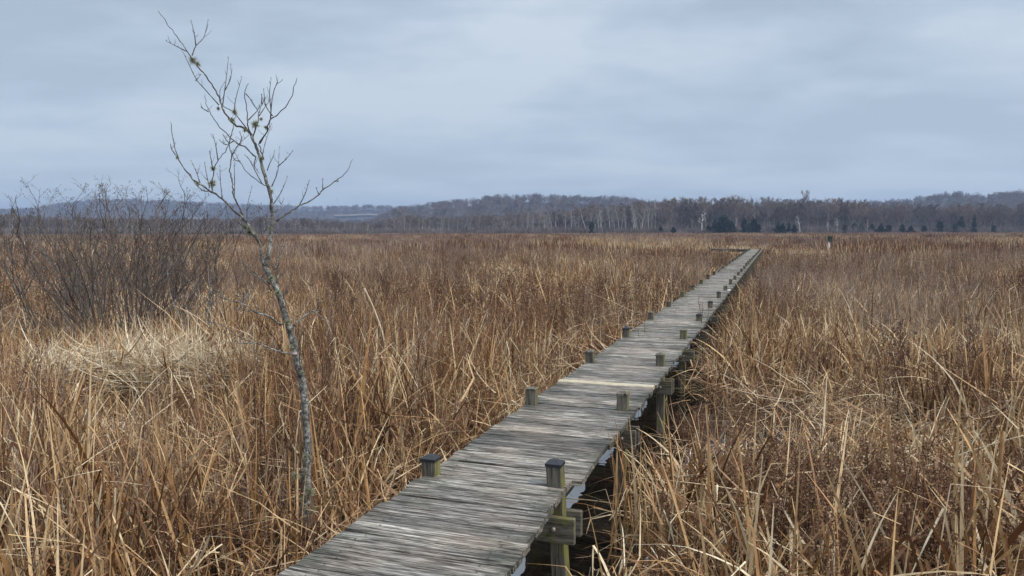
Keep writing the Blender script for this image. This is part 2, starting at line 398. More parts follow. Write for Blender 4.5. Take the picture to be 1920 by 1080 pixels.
# ------------------------------------------------------------------ instancing for the uncountable stuff
def gn_scatter(name, pts, rots, scls, idx, sources, label=None):
    """one object: points that carry one of the source meshes each"""
    sc_col = bpy.data.collections.new(name + '_sources')
    for i, me in enumerate(sources):
        o_ = bpy.data.objects.new('%s_%03d' % (name, i), me); sc_col.objects.link(o_)
    me = bpy.data.meshes.new(name); me.vertices.add(len(pts)); me.vertices.foreach_set('co', np.asarray(pts, dtype=np.float32).ravel())
    a_ = me.attributes.new('rot', 'FLOAT_VECTOR', 'POINT'); a_.data.foreach_set('vector', np.asarray(rots, dtype=np.float32).ravel())
    a_ = me.attributes.new('scl', 'FLOAT_VECTOR', 'POINT'); a_.data.foreach_set('vector', np.asarray(scls, dtype=np.float32).ravel())
    a_ = me.attributes.new('idx', 'INT', 'POINT'); a_.data.foreach_set('value', np.asarray(idx, dtype=np.int32).ravel())
    me.update()
    o_ = bpy.data.objects.new(name, me); col.objects.link(o_)
    ng = bpy.data.node_groups.new(name, 'GeometryNodeTree')
    ng.interface.new_socket('Geometry', in_out='INPUT', socket_type='NodeSocketGeometry')
    ng.interface.new_socket('Geometry', in_out='OUTPUT', socket_type='NodeSocketGeometry')
    gi = ng.nodes.new('NodeGroupInput'); go = ng.nodes.new('NodeGroupOutput')
    ci = ng.nodes.new('GeometryNodeCollectionInfo'); ci.inputs['Collection'].default_value = sc_col
    ci.inputs['Separate Children'].default_value = True; ci.inputs['Reset Children'].default_value = True
    ip = ng.nodes.new('GeometryNodeInstanceOnPoints'); ip.inputs['Pick Instance'].default_value = True
    def na(nm, ty):
        q = ng.nodes.new('GeometryNodeInputNamedAttribute'); q.data_type = ty; q.inputs['Name'].default_value = nm; return q.outputs['Attribute']
    er = ng.nodes.new('FunctionNodeEulerToRotation')
    ng.links.new(na('rot', 'FLOAT_VECTOR'), er.inputs[0]); ng.links.new(er.outputs[0], ip.inputs['Rotation'])
    ng.links.new(na('scl', 'FLOAT_VECTOR'), ip.inputs['Scale']); ng.links.new(na('idx', 'INT'), ip.inputs['Instance Index'])
    ng.links.new(gi.outputs[0], ip.inputs['Points']); ng.links.new(ci.outputs[0], ip.inputs['Instance'])
    ng.links.new(ip.outputs[0], go.inputs[0])
    md = o_.modifiers.new('scatter', 'NODES'); md.node_group = ng
    tag(o_, label=label, kind='stuff'); return o_

# ------------------------------------------------------------------ plant clumps
R = random.Random(11)
def blade(mb, x, y, h, wd, lean, az, brk=None, segs=6, curl=.3, r=None, z0=0.0):
    """a dry strap leaf: leans to azimuth az, curves over, may be broken and hang"""
    pts = []; wid = []; p = Vector((x, y, z0)); ang = lean; st = h / segs
    dirh = Vector((math.cos(az), math.sin(az), 0)); tw = R.uniform(-1.2, 1.2)
    bent = False
    for i in range(segs + 1):
        t_ = i / segs; pts.append(p.copy()); wid.append(wd * (1 - t_ ** 2.2 * .85))
        if i < segs:
            ang += curl / segs * R.uniform(.3, 1.7)
            if brk and not bent and t_ >= brk[0]: ang += brk[1]; bent = True; az += R.uniform(-.8, .8); dirh = Vector((math.cos(az), math.sin(az), 0))
            p = p + (dirh * math.sin(ang) + Vector((0, 0, math.cos(ang)))) * st
            if p.z < .03: p.z = .03
    sd_ = az + PI / 2 + tw
    mb.ribbon(pts, wid, (math.cos(sd_), math.sin(sd_), R.uniform(-.2, .2)), R.random() if r is None else r)
def cat_clump(nb, rad, h, wd, segs, brkp=.35, lean=.14, curl=.3, lying=.08):
    mb = MB()
    for _ in range(nb):
        a_ = R.uniform(0, 2*PI); q = rad * math.sqrt(R.random()); hh = h * R.uniform(.55, 1.08)
        b_ = (R.uniform(.35, .8), R.uniform(.7, 2.3)) if R.random() < brkp else None
        ln = abs(R.gauss(0, lean)) if R.random() > lying else R.uniform(.6, 1.3)
        blade(mb, q*math.cos(a_), q*math.sin(a_), hh, wd * R.uniform(.6, 1.3), ln, R.uniform(0, 2*PI), b_, segs, curl * R.random())
    return mb
def thatch_clump(nb, rad, wd, segs=4, top=.3, ln=(.4, 1.0)):
    mb = MB()
    for _ in range(nb):
        a_ = R.uniform(0, 2*PI); q = rad * math.sqrt(R.random()); z0 = R.uniform(.03, top)
        blade(mb, q*math.cos(a_), q*math.sin(a_), R.uniform(*ln), wd * R.uniform(.6, 1.3), R.uniform(1.25, 1.75), R.uniform(0, 2*PI),
              (R.uniform(.3, .7), R.uniform(-1.1, .9)) if R.random() < .55 else None, segs, R.uniform(-.9, .7), None, z0)
    return mb
def bits(mb, p, d, n, sp, size, r0=.3, r1=1.0):
    for _ in range(n):
        t_ = R.random(); q = p + d * t_ + Vector((R.gauss(0, sp), R.gauss(0, sp), R.gauss(0, sp)))
        u_ = Vector((R.gauss(0,1), R.gauss(0,1), R.gauss(0,1))).normalized(); v_ = u_.orthogonal().normalized(); s_ = size * R.uniform(.6, 1.5)
        mb.add([q - u_*s_, q + v_*s_*.6, q + u_*s_, q - v_*s_*.6], [(0,1,2,3)], R.uniform(r0, r1))
def weed_clump(ns, rad, h, det=2, nb=11, bitn=7, bsz=.006, up=.45):
    """stiff branched stems with seed heads on the upper part (material 0 stem, 1 seeds)"""
    mb = MB()
    for _ in range(ns):
        a_ = R.uniform(0, 2*PI); q = rad * math.sqrt(R.random()); p = Vector((q*math.cos(a_), q*math.sin(a_), 0))
        hh = h * R.uniform(.65, 1.05); d = Vector((R.gauss(0, .10), R.gauss(0, .10), 1)).normalized(); r_ = R.random()
        k = 5; pts = [p + d*hh*i/k + Vector((R.gauss(0, .008), R.gauss(0, .008), 0)) for i in range(k+1)]
        mb.m = 0; mb.tube(pts, [.0042*(1 - .7*i/k) for i in range(k+1)], 3, r_, False)
        if det == 0:
            mb.m = 1; bits(mb, p + d*hh*.45, d*hh*.55, bitn * 4, .045, bsz * 2); continue
        for j in range(nb):
            t_ = R.uniform(up, .97); b0 = p + d*hh*t_; az = R.uniform(0, 2*PI); L_ = (1.05 - t_) * hh * R.uniform(.25, .6)
            dv = (Vector((math.cos(az), math.sin(az), 0)) * .55 + Vector((0, 0, 1))).normalized() * L_
            mb.m = 0; mb.ribbon([b0, b0 + dv], [.003, .0018], (-math.sin(az), math.cos(az), 0), r_)
            mb.m = 1; bits(mb, b0 + dv*.25, dv*.85, bitn, .010, bsz)
    return mb
def stem_clump(ns, rad, h, wdt=.004):
    mb = MB()
    for _ in range(ns):
        a_ = R.uniform(0, 2*PI); q = rad * math.sqrt(R.random()); p = Vector((q*math.cos(a_), q*math.sin(a_), 0)); hh = h*R.uniform(.6, 1.1)
        d = Vector((R.gauss(0, .09), R.gauss(0, .09), 1)).normalized(); sd_ = R.uniform(0, PI); r_ = R.random()
        mb.ribbon([p, p + d*hh*.5 + Vector((R.gauss(0,.02), R.gauss(0,.02), 0)), p + d*hh], [wdt, wdt*.8, wdt*.4], (math.cos(sd_), math.sin(sd_), 0), r_)
        for j in range(4):
            t_ = R.uniform(.4, .95); az = R.uniform(0, 2*PI); dv = Vector((math.cos(az)*.5, math.sin(az)*.5, 1)) * hh * R.uniform(.08, .2)
            mb.ribbon([p + d*hh*t_, p + d*hh*t_ + dv], [wdt*.6, wdt*.3], (-math.sin(az), math.cos(az), 0), r_)
    return mb

near_cat = [cat_clump(13, .16, 1.25, .0145, 8, .5, .15, .9, .10).mesh('cattail_clump_mesh', M['cattail']) for _ in range(10)]
low_cat = [cat_clump(19, .17, .95, .021, 9, .45, .30, 2.6, .15).mesh('low_cattail_mesh', M['cattail']) for _ in range(8)]
near_th = [thatch_clump(30, .42, .013, 6, .38 if i % 2 else .22, (.25, .75)).mesh('thatch_mesh', M['thatch']) for i in range(8)]
near_wd = [weed_clump(4, .12, 1.25).mesh('weed_mesh', [M['weed'], M['seed']]) for _ in range(8)]
forb = [weed_clump(7, .16, .72, 2, 12, 12, .0055, .3).mesh('forb_mesh', [M['weed'], M['seed']]) for _ in range(6)]
near_st = [stem_clump(9, .18, 1.3, .0045).mesh('dry_stem_mesh', M['grey']) for _ in range(6)]
mid_cat = [cat_clump(17, .30, 1.25, .021, 4, .42, .18, .6).mesh('mid_cattail_mesh', M['cattail']) for _ in range(8)]
mid_low = [cat_clump(26, .34, .95, .026, 5, .5, .4, 1.9, .2).mesh('mid_low_cattail_mesh', M['cattail']) for _ in range(6)]
mid_wd = [weed_clump(7, .26, 1.3, 0, bitn=8, bsz=.008).mesh('mid_weed_mesh', [M['weed'], M['seed']]) for _ in range(6)]
mid_st = [stem_clump(20, .32, 1.35, .008).mesh('mid_stem_mesh', M['grey']) for _ in range(6)]
far_cat = [cat_clump(95, 1.5, 1.3, .048, 2, .3, .17, .5).mesh('far_cattail_mesh', M['cattail']) for _ in range(6)]
far_wd = []
for _ in range(5):
    mb = MB()
    for k in range(70):
        a_ = R.uniform(0, 2*PI); q = 1.5*math.sqrt(R.random()); sd_ = R.uniform(0, PI); hh = R.uniform(.8, 1.4); p = Vector((q*math.cos(a_), q*math.sin(a_), 0)); d = Vector((R.gauss(0,.1), R.gauss(0,.1), 1))
        mb.ribbon([p, p + d*hh*.55, p + d*hh], [.012, .05, .02], (math.cos(sd_), math.sin(sd_), 0), R.random())
    far_wd.append(mb.mesh('far_weed_mesh', M['weed']))
far_st = [stem_clump(90, 1.5, 1.35, .022).mesh('far_stem_mesh', M['grey']) for _ in range(5)]

# height allowed where the walk must stay in sight
def cap_h(x, y):
    l, s = lat_s(x, y); h = np.full(np.shape(x), 1.45)
    lat = l + 1.09
    right = (lat > -.05) & (lat < 1.3)
    h = np.where(right, np.minimum(h, .58 + 1.32 * np.clip(lat, 0, 2) / 1.09), h)
    near = (s < 13.5) & (lat > -.05) & (lat < .85)
    h = np.where(near, np.minimum(h, .44 + .95 * np.clip(lat, 0, 2)), h)
    h = np.where((s < 16) & (l > -3.3) & (l < -2.0), np.minimum(h, .30 + .55*np.clip(-2.0 - l, 0, 2)), h)   # slack left verge
    pxx = 960 + x / np.maximum(y, .1) * F
    sedge = (y > 40) & (y < 92) & (pxx > 1190) & (pxx < 1540)
    h = np.where(sedge, np.minimum(h, np.where((pxx < 1362) & (y < 68), 1.02, .70)), h)
    h = np.where((np.abs(pxx - 1553) < 16) & (y > 48) & (y < 72), np.minimum(h, .55), h)
    # low ground on the right of the walk where growth has been flattened
    flat = (x > .8) & (x < 4.5) & (y > 6.6) & (y < 10.5)
    h = np.where(flat, np.minimum(h, .42 + .5*nzB(x, y)), h)
    mat_ = ((x + 4.9)**2 / 3.6 + (y - 10.3)**2 / 3.2) < 1
    h = np.where(mat_, np.minimum(h, .42), h)
    # open view over the straw heap and of the sapling's foot
    h = np.where((pxx > 110) & (pxx < 440) & (y > 5.2) & (y < 9.5), np.minimum(h, .40 + .06*(9.5-y)), h)
    h = np.where((x > -2.0) & (x < -1.1) & (y < 5.3), np.minimum(h, 1.02), h)
    return h
def free(x, y, mg=0.0):
    l, s = lat_s(x, y)
    ok = ~((l > -2.10 - mg) & (l < -1.02 + mg) & (s < 63))
    ok &= ~((s > 60.5) & (s < 63.5) & (l > -6) & (l < 0))
    # open water seen beside the first bays
    ok &= ~((l > -1.1) & (l < -.86 + mg) & (s < 12))
    ok &= ~((l < -2.0) & (l > -2.25 - mg) & (s < 16))
    return ok
def jgrid(y0, y1, sp, dens, wide=.78, pad=2.5, seed=0):
    q = np.random.RandomState(seed); X = []; Y = []
    yy = y0
    ny = int((y1 - y0) / sp)
    for i in range(ny):
        yc = y0 + (i + .5) * sp; hw = wide * yc + pad; n_ = int(2*hw/sp)
        x = -hw + (np.arange(n_) + q.uniform(0, 1, n_)) * sp; y = yc + q.uniform(-.5, .5, n_) * sp
        X.append(x); Y.append(y)
    X = np.concatenate(X); Y = np.concatenate(Y)
    k = q.uniform(0, 1, len(X)) < dens(X, Y)
    return X[k], Y[k], q
def scatter(name, y0, y1, sp, dens, sources, h0, mg=0.0, seed=0, tilt=.08, hv=.18, rmin=3.3, wide=.78, lie=False, smin=.35):
    X, Y, q = jgrid(y0, y1, sp, dens, wide=wide, seed=seed)
    k = free(X, Y, mg) & (np.hypot(X, Y) > rmin); X, Y = X[k], Y[k]
    n_ = len(X); s_ = 1 + q.normal(0, hv, n_)
    s_ = np.clip(s_, .6, 1.35) * (.80 + .34 * clip01(nzB(X*1.3, Y*1.3))) * np.where(Y > 9, .70 + .42 * clip01(nzD(X*.8 + 9, Y*.45) * 1.5 - .2), 1)
    if not lie: s_ = np.minimum(s_, np.where(q.uniform(0, 1, n_) < .12 * (X < -2.3), 1.45, cap_h(X, Y)) / h0 * q.uniform(.8, 1.0, n_))
    s_ = np.maximum(s_, smin)
    xy = np.maximum(s_, .75)
    rots = np.stack([q.normal(0, tilt, n_), q.normal(0, tilt, n_), q.uniform(0, 2*PI, n_)], -1)
    scl = np.stack([xy, xy, s_], -1)
    pts = np.stack([X, Y, np.full(n_, .02)], -1)
    return pts, rots, scl, q.randint(0, len(sources), n_)
def join_scatter(name, parts, label=None):
    """parts: list of (scatter tuple, sources) put in one object"""
    P, Ro, S, I, src = [], [], [], [], []
    for (p, r_, s_, i_), so_ in parts:
        P.append(p); Ro.append(r_); S.append(s_); I.append(i_ + len(src)); src += so_
    print(name, sum(len(p) for p in P))
    return gn_scatter(name, np.concatenate(P), np.concatenate(Ro), np.concatenate(S), np.concatenate(I), src, label)

def clip01(v): return np.clip(v, 0, 1)
def rightlow(x, y): return clip01((x - .6) * 2) * clip01((11.5 - y) * .6)
hollow = lambda x, y: (((x - 1.75)/.85)**2 + ((y - 8.0)/1.1)**2 < 1) | (((x - 3.4)/.5)**2 + ((y - 5.6)/.5)**2 < 1) | (((x + 1.9)/.45)**2 + ((y - 6.3)/.6)**2 < 1)
def dCat(x, y): return np.where(hollow(x, y), .10, 1) * clip01(.34 + 1.1*(nzD(x, y) - .30)) * (1 - .6*rightlow(x, y)) * np.where(((x-2.25)/.60)**2 + ((y-5.2)/1.0)**2 < 1, .15, 1) 
def dLow(x, y): return np.where(hollow(x, y), .12, 1) * clip01(.36 + .64*rightlow(x, y)) * np.where(((x-2.25)/.60)**2 + ((y-5.2)/1.0)**2 < 1, .15, 1) * np.where((x > .8) & (x < 3.6) & (y > 7.0) & (y < 9.8), .16, 1)
def dWd(x, y): return clip01(.22 + 1.5*(.50 - nzD(x + 3, y - 5))) * (1 - .9*rightlow(x, y))
def dSt(x, y): return clip01(-.05 + 1.3*(nzA(x, y) - .40)) * (1 - .6*rightlow(x, y))
def dForb(x, y): return np.where(((x-2.25)/.66)**2 + ((y-5.2)/1.15)**2 < 1, .85, np.where((x > .5) & (x < 3.4) & (y > 6.9) & (y < 9.8), .42, clip01(.05*rightlow(x, y) + .05)))
one = lambda x, y: x*0 + 1
mat_zone = lambda x, y: np.where(((x + 4.9)**2/3.6 + (y - 10.3)**2/3.0) < 1, 1.0, np.where((x > .5) & (x < 3.4) & (y > 6.9) & (y < 9.8), .25, .55))

join_scatter('cattail_reeds', [
    (scatter('a', 3, 15, .21, dCat, near_cat, 1.3, .02, 21), near_cat),
    (scatter('b', 3, 15, .24, dLow, low_cat, .85, .0, 22, smin=.3), low_cat),
    (scatter('c', 15, 48, .44, lambda x, y: clip01(dCat(x, y)*.95 - .05), mid_cat, 1.3, .1, 23), mid_cat),
    (scatter('e', 13, 48, .55, lambda x, y: clip01(2.6*(nzD(x*1.3 - 4, y*.7 + 3) - .42)), mid_low, .85, .0, 25), mid_low),
    (scatter('d', 48, 330, 2.1, lambda x, y: x*0 + .75, far_cat, 1.3, 1.2, 24, .03, .1), far_cat)])
join_scatter('brown_weeds', [
    (scatter('a', 3, 15, .30, dWd, near_wd, 1.3, .0, 31), near_wd),
    (scatter('b', 3, 14, .20, dForb, forb, .72, .0, 32, hv=.12), forb),
    (scatter('c', 15, 48, .55, lambda x, y: dWd(x, y) + .18, mid_wd, 1.35, .1, 33), mid_wd),
    (scatter('d', 48, 330, 2.8, lambda x, y: clip01(.55 + 1.6*(nzC(x, y) - .4)), far_wd, 1.3, 1.2, 34, .03, .1), far_wd)])
join_scatter('grey_dry_stems', [
    (scatter('a', 3, 15, .40, dSt, near_st, 1.35, .0, 41), near_st),
    (scatter('c', 15, 48, .60, lambda x, y: clip01(dSt(x, y)*1.1 + .12), mid_st, 1.35, .1, 43), mid_st),
    (scatter('d', 48, 330, 2.8, lambda x, y: clip01(.25 + 1.6*(nzA(x*.3, y*.12) - .4)), far_st, 1.35, 1.2, 44, .03, .1), far_st)])
join_scatter('fallen_thatch', [
    (scatter('a', 3, 24, .40, mat_zone, near_th, 1, -.05, 51, .12, lie=True), near_th),
    (scatter('b', 9, 14, .22, lambda x, y: np.where(((x + 4.9)**2/3.6 + (y - 10.3)**2/3.0) < 1, 1.0, 0), near_th, 1, -.05, 52, .15, lie=True), near_th)])

# a mound of flattened pale straw in the left middle ground
mp = []
q = np.random.RandomState(77)
for _ in range(120):
    a_ = q.uniform(0, 2*PI); r_ = math.sqrt(q.uniform()); mp.append((-4.9 + 1.7*r_*math.cos(a_), 10.3 + 1.35*r_*math.sin(a_), .18 + .30*(1 - r_*r_)))
mp = np.array(mp); straw = [thatch_clump(26, .45, .016, 6, .18, (.35, .9)).mesh('straw_mesh', M['palestraw']) for _ in range(4)]
gn_scatter('flattened_straw', mp, np.stack([q.normal(0,.12,120), q.normal(0,.12,120), q.uniform(0,6.3,120)], -1), np.ones((120,3)), q.randint(0, 4, 120), straw, 'pale flattened straw heaped in front of the bare shrubs')

# ------------------------------------------------------------------ boardwalk
LC = -1.56; HW = .47
bw = empty('boardwalk', walk(LC, 0), -YAW)
tag(bw, 'long weathered grey plank boardwalk running straight across the marsh', 'boardwalk')
rd = random.Random(5)
deck = MB(); S_END = 61.8; s_ = .4; PW = .139; newp = None; k = 0
bents = [2.15, 4.28, 6.34, 8.55, 10.75] + [10.75 + 2.24*i for i in range(1, 23)]
while s_ < S_END:
    wv = PW + rd.uniform(-.003, .002); gap = rd.uniform(.004, .011)
    eL = -HW + rd.uniform(-.014, .012); eR = HW + rd.uniform(-.012, .014)
    if s_ < 4.30: eR -= .055 * max(0, min(1, (s_ - 3.0) / 1.3))
    elif s_ < 4.5: eR += .02
    z1 = DECK + rd.uniform(-.004, .004); r_ = rd.random(); n_ = 5
    target = deck
    if newp is None and s_ > 7.28: newp = MB(); target = newp
    # plank in n_ pieces with a slight bow and worn, chamfered edges
    vs = []; fs = []; c_ = .005; bow = rd.uniform(-.004, .004); tl = rd.uniform(-.003, .003); sk = rd.uniform(-.006, .006)
    for i in range(n_ + 1):
        t_ = i / n_; x_ = eL + (eR - eL) * t_; zb = z1 + bow * 4 * t_ * (1 - t_) + rd.uniform(-.0008, .0008); oy = sk * (t_ - .5)
        ya, yb = s_ + oy + rd.uniform(-.001, .001), s_ + wv - gap + oy + rd.uniform(-.001, .001)
        vs += [(x_, ya, zb - .036), (x_, ya, zb - c_ + tl), (x_, ya + c_, zb + tl), (x_, yb - c_, zb - tl), (x_, yb, zb - c_ - tl), (x_, yb, zb - .036)]
    for i in range(n_):
        for j in range(6):
            a_ = i*6 + j; b_ = i*6 + (j+1) % 6; fs.append((a_, b_, b_ + 6, a_ + 6))
    fs.append((5, 4, 3, 2, 1, 0)); fs.append(tuple(n_*6 + j for j in range(6)))
    target.add(vs, [tuple(reversed(f)) for f in fs], r_)
    if s_ < 16 and target is deck:
        deck.m = 1
        for nx_ in (-HW + .125, -HW + .145, HW - .125, HW - .145):
            yy_ = s_ + wv * (.28 if abs(nx_) > HW - .135 else .70) + rd.uniform(-.008, .008); xx_ = nx_ + rd.uniform(-.008, .008)
            deck.add([(xx_ + .0055 * math.cos(a_ * PI / 3), yy_ + .0055 * math.sin(a_ * PI / 3), z1 + .0055) for a_ in range(6)], [tuple(range(6))], .5)
        deck.m = 0
    s_ += wv
deck.obj('decking', [M['deck'], M['nail']], bw)
o_ = newp.obj('plank', M['newplank'], bw); o_['label'] = 'fresh pale yellow replacement plank'
for sx in (-1, 1):
    b_ = MB(); b_.box(sx*(HW - .135) - .019, sx*(HW - .135) + .019, .4, S_END, DECK - .036 - .115, DECK - .042, rd.random()); b_.obj('stringer', M['stringer'], bw)
def make_post(x_, y_, top, style, parent, zb=-.55):
    p = MB(); h_ = .0445; p.cbox(x_ - h_, x_ + h_, y_ - h_, y_ + h_, zb, top - (.0 if style == 'flat' else .004), .004, rd.random())
    ln = (rd.gauss(0, .022), rd.gauss(0, .022)); lean_ = lambda m_: setattr(m_, 'v', [(a + ln[0]*(c_ - DECK), b + ln[1]*(c_ - DECK), c_) for a, b, c_ in m_.v])
    lean_(p); po = p.obj('post', M['post'], parent)
    c = MB()
    if style == 'flat':
        c.cbox(x_ - .049, x_ + .049, y_ - .049, y_ + .049, top, top + .016, .004, .3); lean_(c); c.obj('cap', M['post'], po)
    else:
        q_ = .0485; z0 = top - .010; zt = top + .008
        vs = [(x_-q_, y_-q_, z0), (x_+q_, y_-q_, z0), (x_+q_, y_+q_, z0), (x_-q_, y_+q_, z0), (x_-q_, y_-q_, zt), (x_+q_, y_-q_, zt), (x_+q_, y_+q_, zt), (x_-q_, y_+q_, zt),
              (x_-.012, y_-.012, top+.027), (x_+.012, y_-.012, top+.027), (x_+.012, y_+.012, top+.027), (x_-.012, y_+.012, top+.027)]
        c.add(vs, [(0,3,2,1), (0,1,5,4), (1,2,6,5), (2,3,7,6), (3,0,4,7), (4,5,9,8), (5,6,10,9), (6,7,11,10), (7,4,8,11), (8,9,10,11)])
        lean_(c); c.obj('cap', M['cap'] if style == 'black' else M['post'], po)
    return po
styles = {4.28: ('black', 'black'), 6.34: ('flat', 'wood'), 8.55: ('wood', 'wood'), 10.75: ('black', 'wood')}
tops = {4.28: (.100, .130), 6.34: (.125, .128), 8.55: (.120, .118), 10.75: (.12, .12)}
for i, s_ in enumerate(bents):
    st = styles.get(s_, (rd.choice(['black', 'wood', 'flat']), rd.choice(['black', 'wood', 'flat'])))
    tp = tops.get(s_, (rd.uniform(.095, .135), rd.uniform(.095, .135)))
    make_post(-HW + .045 - .004, s_ - .03, DECK + tp[0], st[0], bw); make_post(HW - .115, s_ + .02, DECK + tp[1], st[1], bw)
    for j, dy in enumerate((-.068, .068)):
        b_ = MB(); ex = rd.uniform(0, .03); b_.cbox(-HW - .02, HW + .015 + ex, s_ + dy - .019, s_ + dy + .019, DECK - .153 - .155, DECK - .153, .005, rd.random())
        bo = b_.obj('crossbeam', M['beam'], bw)
        if i < 7 and j == 0:
            for bx_ in (-HW + .04, HW - .10):
                t_ = MB(); t_.tube([(bx_, s_ + dy - .035, DECK - .225), (bx_, s_ + dy - .030, DECK - .225), (bx_, s_ + dy - .018, DECK - .225)], [.009, .014, .015], 10); t_.obj('bolt', M['bolt'], bo, True)

# side branch of the walk at its far end
sb = empty('boardwalk', (0, 0, 0)); tag(sb, 'distant low boardwalk turning off to the left at the far end of the long one', 'boardwalk')
pts_ = [(walk(LC + .2, 62.3)), Vector(((1366-960)/F*60, 60.0, 0)), Vector(((1342-960)/F*62, 62, 0))]
d_ = MB(); bmx = MB(); rd2 = random.Random(9); post_spots = []
for a_, b_ in zip(pts_[:-1], pts_[1:]):
    v_ = (b_ - a_); Ln = v_.length; v_.normalize(); w_ = Vector((-v_.y, v_.x, 0)); n_ = int(Ln / .14)
    for i in range(n_):
        c0 = a_ + v_ * (i * .14); c1 = c0 + v_ * .134
        q4 = [c0 - w_*.5, c1 - w_*.5, c1 + w_*.5, c0 + w_*.5]
        d_.add([(p.x, p.y, DECK - .036) for p in q4] + [(p.x, p.y, DECK) for p in q4], [(0,3,2,1), (4,5,6,7), (0,1,5,4), (1,2,6,5), (2,3,7,6), (3,0,4,7)], rd2.random())
    for sg in (-1, 1):
        c0 = a_ + w_*.4*sg; c1 = b_ + w_*.4*sg; e_ = w_*.02
        q4 = [c0 - e_, c1 - e_, c1 + e_, c0 + e_]
        bmx.add([(p.x, p.y, DECK - .2) for p in q4] + [(p.x, p.y, DECK - .04) for p in q4], [(0,3,2,1), (4,5,6,7), (0,1,5,4), (1,2,6,5), (2,3,7,6), (3,0,4,7)], .4)
    for i in range(1, max(2, int(Ln / 2.3))):
        for sg in (-1, 1): post_spots.append(a_ + v_ * (i * 2.3) + w_ * .45 * sg)
d_.obj('decking', M['deck'], sb); bmx.obj('stringers', M['stringer'], sb)
for p in post_spots: make_post(p.x, p.y, DECK + .15, 'wood', sb)

# white scrap near the right edge, nineteen metres out
sm = MB(); sp = at(1368, 545.5, 19.0)
ring = [(math.cos(a_ * PI / 4) * .055 * rd.uniform(.7, 1.2), math.sin(a_ * PI / 4) * .045 * rd.uniform(.7, 1.2), rd.uniform(.002, .02)) for a_ in range(8)]
sm.add([(0, 0, .028)] + ring + [(x, y, 0.0) for x, y, z in ring], [(0, i + 1, (i + 1) % 8 + 1) for i in range(8)] + [(i + 1, i + 9, (i + 1) % 8 + 9, (i + 1) % 8 + 1) for i in range(8)])
o_ = sm.obj('scrap', M['scrap']); o_.location = (sp.x, sp.y, DECK + .004); tag(o_, 'small white scrap lying near the right edge of the boardwalk', 'scrap')

# ------------------------------------------------------------------ sapling
def path3(pl, Y0, dY=0.0, dj=.0, seed=0):
    """photo pixels -> points; the branch swings dY metres in depth from its root to its tip"""
    rq = random.Random(seed); out_ = []; n_ = len(pl)
    for i, (x, y) in enumerate(pl):
        t_ = i / max(1, n_ - 1); out_.append(at(x, y, Y0 + dY * t_ + (rq.uniform(-dj, dj) if i else 0)))
    return out_
def smooth_path(pts, k=3):
    """Catmull-Rom through pts"""
    if len(pts) < 3: return pts
    P = [pts[0] * 2 - pts[1]] + pts + [pts[-1] * 2 - pts[-2]]; o_ = []
    for i in range(1, len(P) - 2):
        for j in range(k):
            t_ = j / k; a_, b_, c_, d2 = P[i-1], P[i], P[i+1], P[i+2]
            o_.append(.5 * ((2*b_) + (c_-a_)*t_ + (2*a_-5*b_+4*c_-d2)*t_*t_ + (3*b_-a_-3*c_+d2)*t_**3))
    o_.append(P[-2]); return o_
YS = 5.3
base = Vector(((569-960)/F*YS, YS, 0.0))
sap = empty('sapling', base); tag(sap, 'leafless lichen covered sapling leaning left beside the boardwalk', 'tree')
def sap_obj(name, mb, m):
    for i, v in enumerate(mb.v): mb.v[i] = (v[0]-base.x, v[1]-base.y, v[2]-base.z)
    return mb.obj(name, m, sap, True)
def C1(l): return [(280 + x / 2, y / 2) for x, y in l]
def C2(l): return [(380 + x / 1.6875, 440 + y / 1.6875) for x, y in l]
def limb(name, pl, w0, w1, Y0=YS, dY=0, m='bark_dark', twigs=(), seed=0, n=6):
    """w0, w1: thickness in photo pixels at root and tip"""
    mb = MB(); p = smooth_path(path3(pl, Y0, dY, .02, seed), 4); K = len(p); rr = random.Random(seed + 99)
    rad = [max(.0016, (w0 + (w1 - w0) * (i / (K - 1)) ** .8) * .78 * YS / F / 2 * rr.uniform(.85, 1.15)) for i in range(K)]
    for i in range(1, K - 1): p[i] = p[i] + Vector((rr.gauss(0, .0028), rr.gauss(0, .003), rr.gauss(0, .0028)))
    mb.tube(p, rad, n, .5)
    for q_, (tp, tY) in enumerate(twigs):
        yy = Y0 + tY; t_ = smooth_path(path3(tp, yy, (rr.random() - .5) * .3, .015, seed * 7 + q_), 3); K2 = len(t_)
        mb.tube(t_, [max(.0013, .0042 * (1 - .72 * i / (K2 - 1))) for i in range(K2)], 5, .5)
        # buds at the tip and on the way
        for b_ in (t_[-1], t_[len(t_)//2], t_[int(len(t_)*.75)]):
            dv = Vector((rr.gauss(0, .3), rr.gauss(0, .3), 1)).normalized() * .011
            mb.tube([b_, b_ + dv * .5, b_ + dv], [.0014, .0030, .0008], 4, .5)
        if K2 > 5:
            for e_ in range(2):
                s0 = t_[rr.randrange(2, K2 - 1)]; dv = Vector((rr.uniform(-1, 1), rr.uniform(-1, 1), rr.uniform(.3, 1.2))).normalized() * rr.uniform(.025, .075)
                mb.tube([s0, s0 + dv * .6, s0 + dv + Vector((0, 0, .01))], [.0017, .0014, .0011], 4, .5)
    return sap_obj(name, mb, M[m])
trunk_px = [(569, 1075), (566, 1010), (563, 960), (565, 900), (569, 850), (567, 800), (566, 760), (561, 715), (553, 680), (549, 650), (543, 630), (537, 608), (531, 585), (524, 560), (517, 540), (508, 522), (501, 508), (495, 500)]
tw_ = [32, 28, 23, 18, 15.5, 14.5, 14.5, 14, 13.5, 13, 12.5, 12, 12, 11.5, 11, 10.5, 10, 10]
mb = MB(); P0 = path3(trunk_px, YS); P0[0].z = -.05
Ps = []; Ws = []
P1 = smooth_path(P0, 4); Kn = len(P1); rr = random.Random(4)
rad = [np.interp(i / 4, range(len(tw_)), tw_) * YS / F / 2 * rr.uniform(.93, 1.1) for i in range(Kn)]
mb.tube(P1, rad, 10)
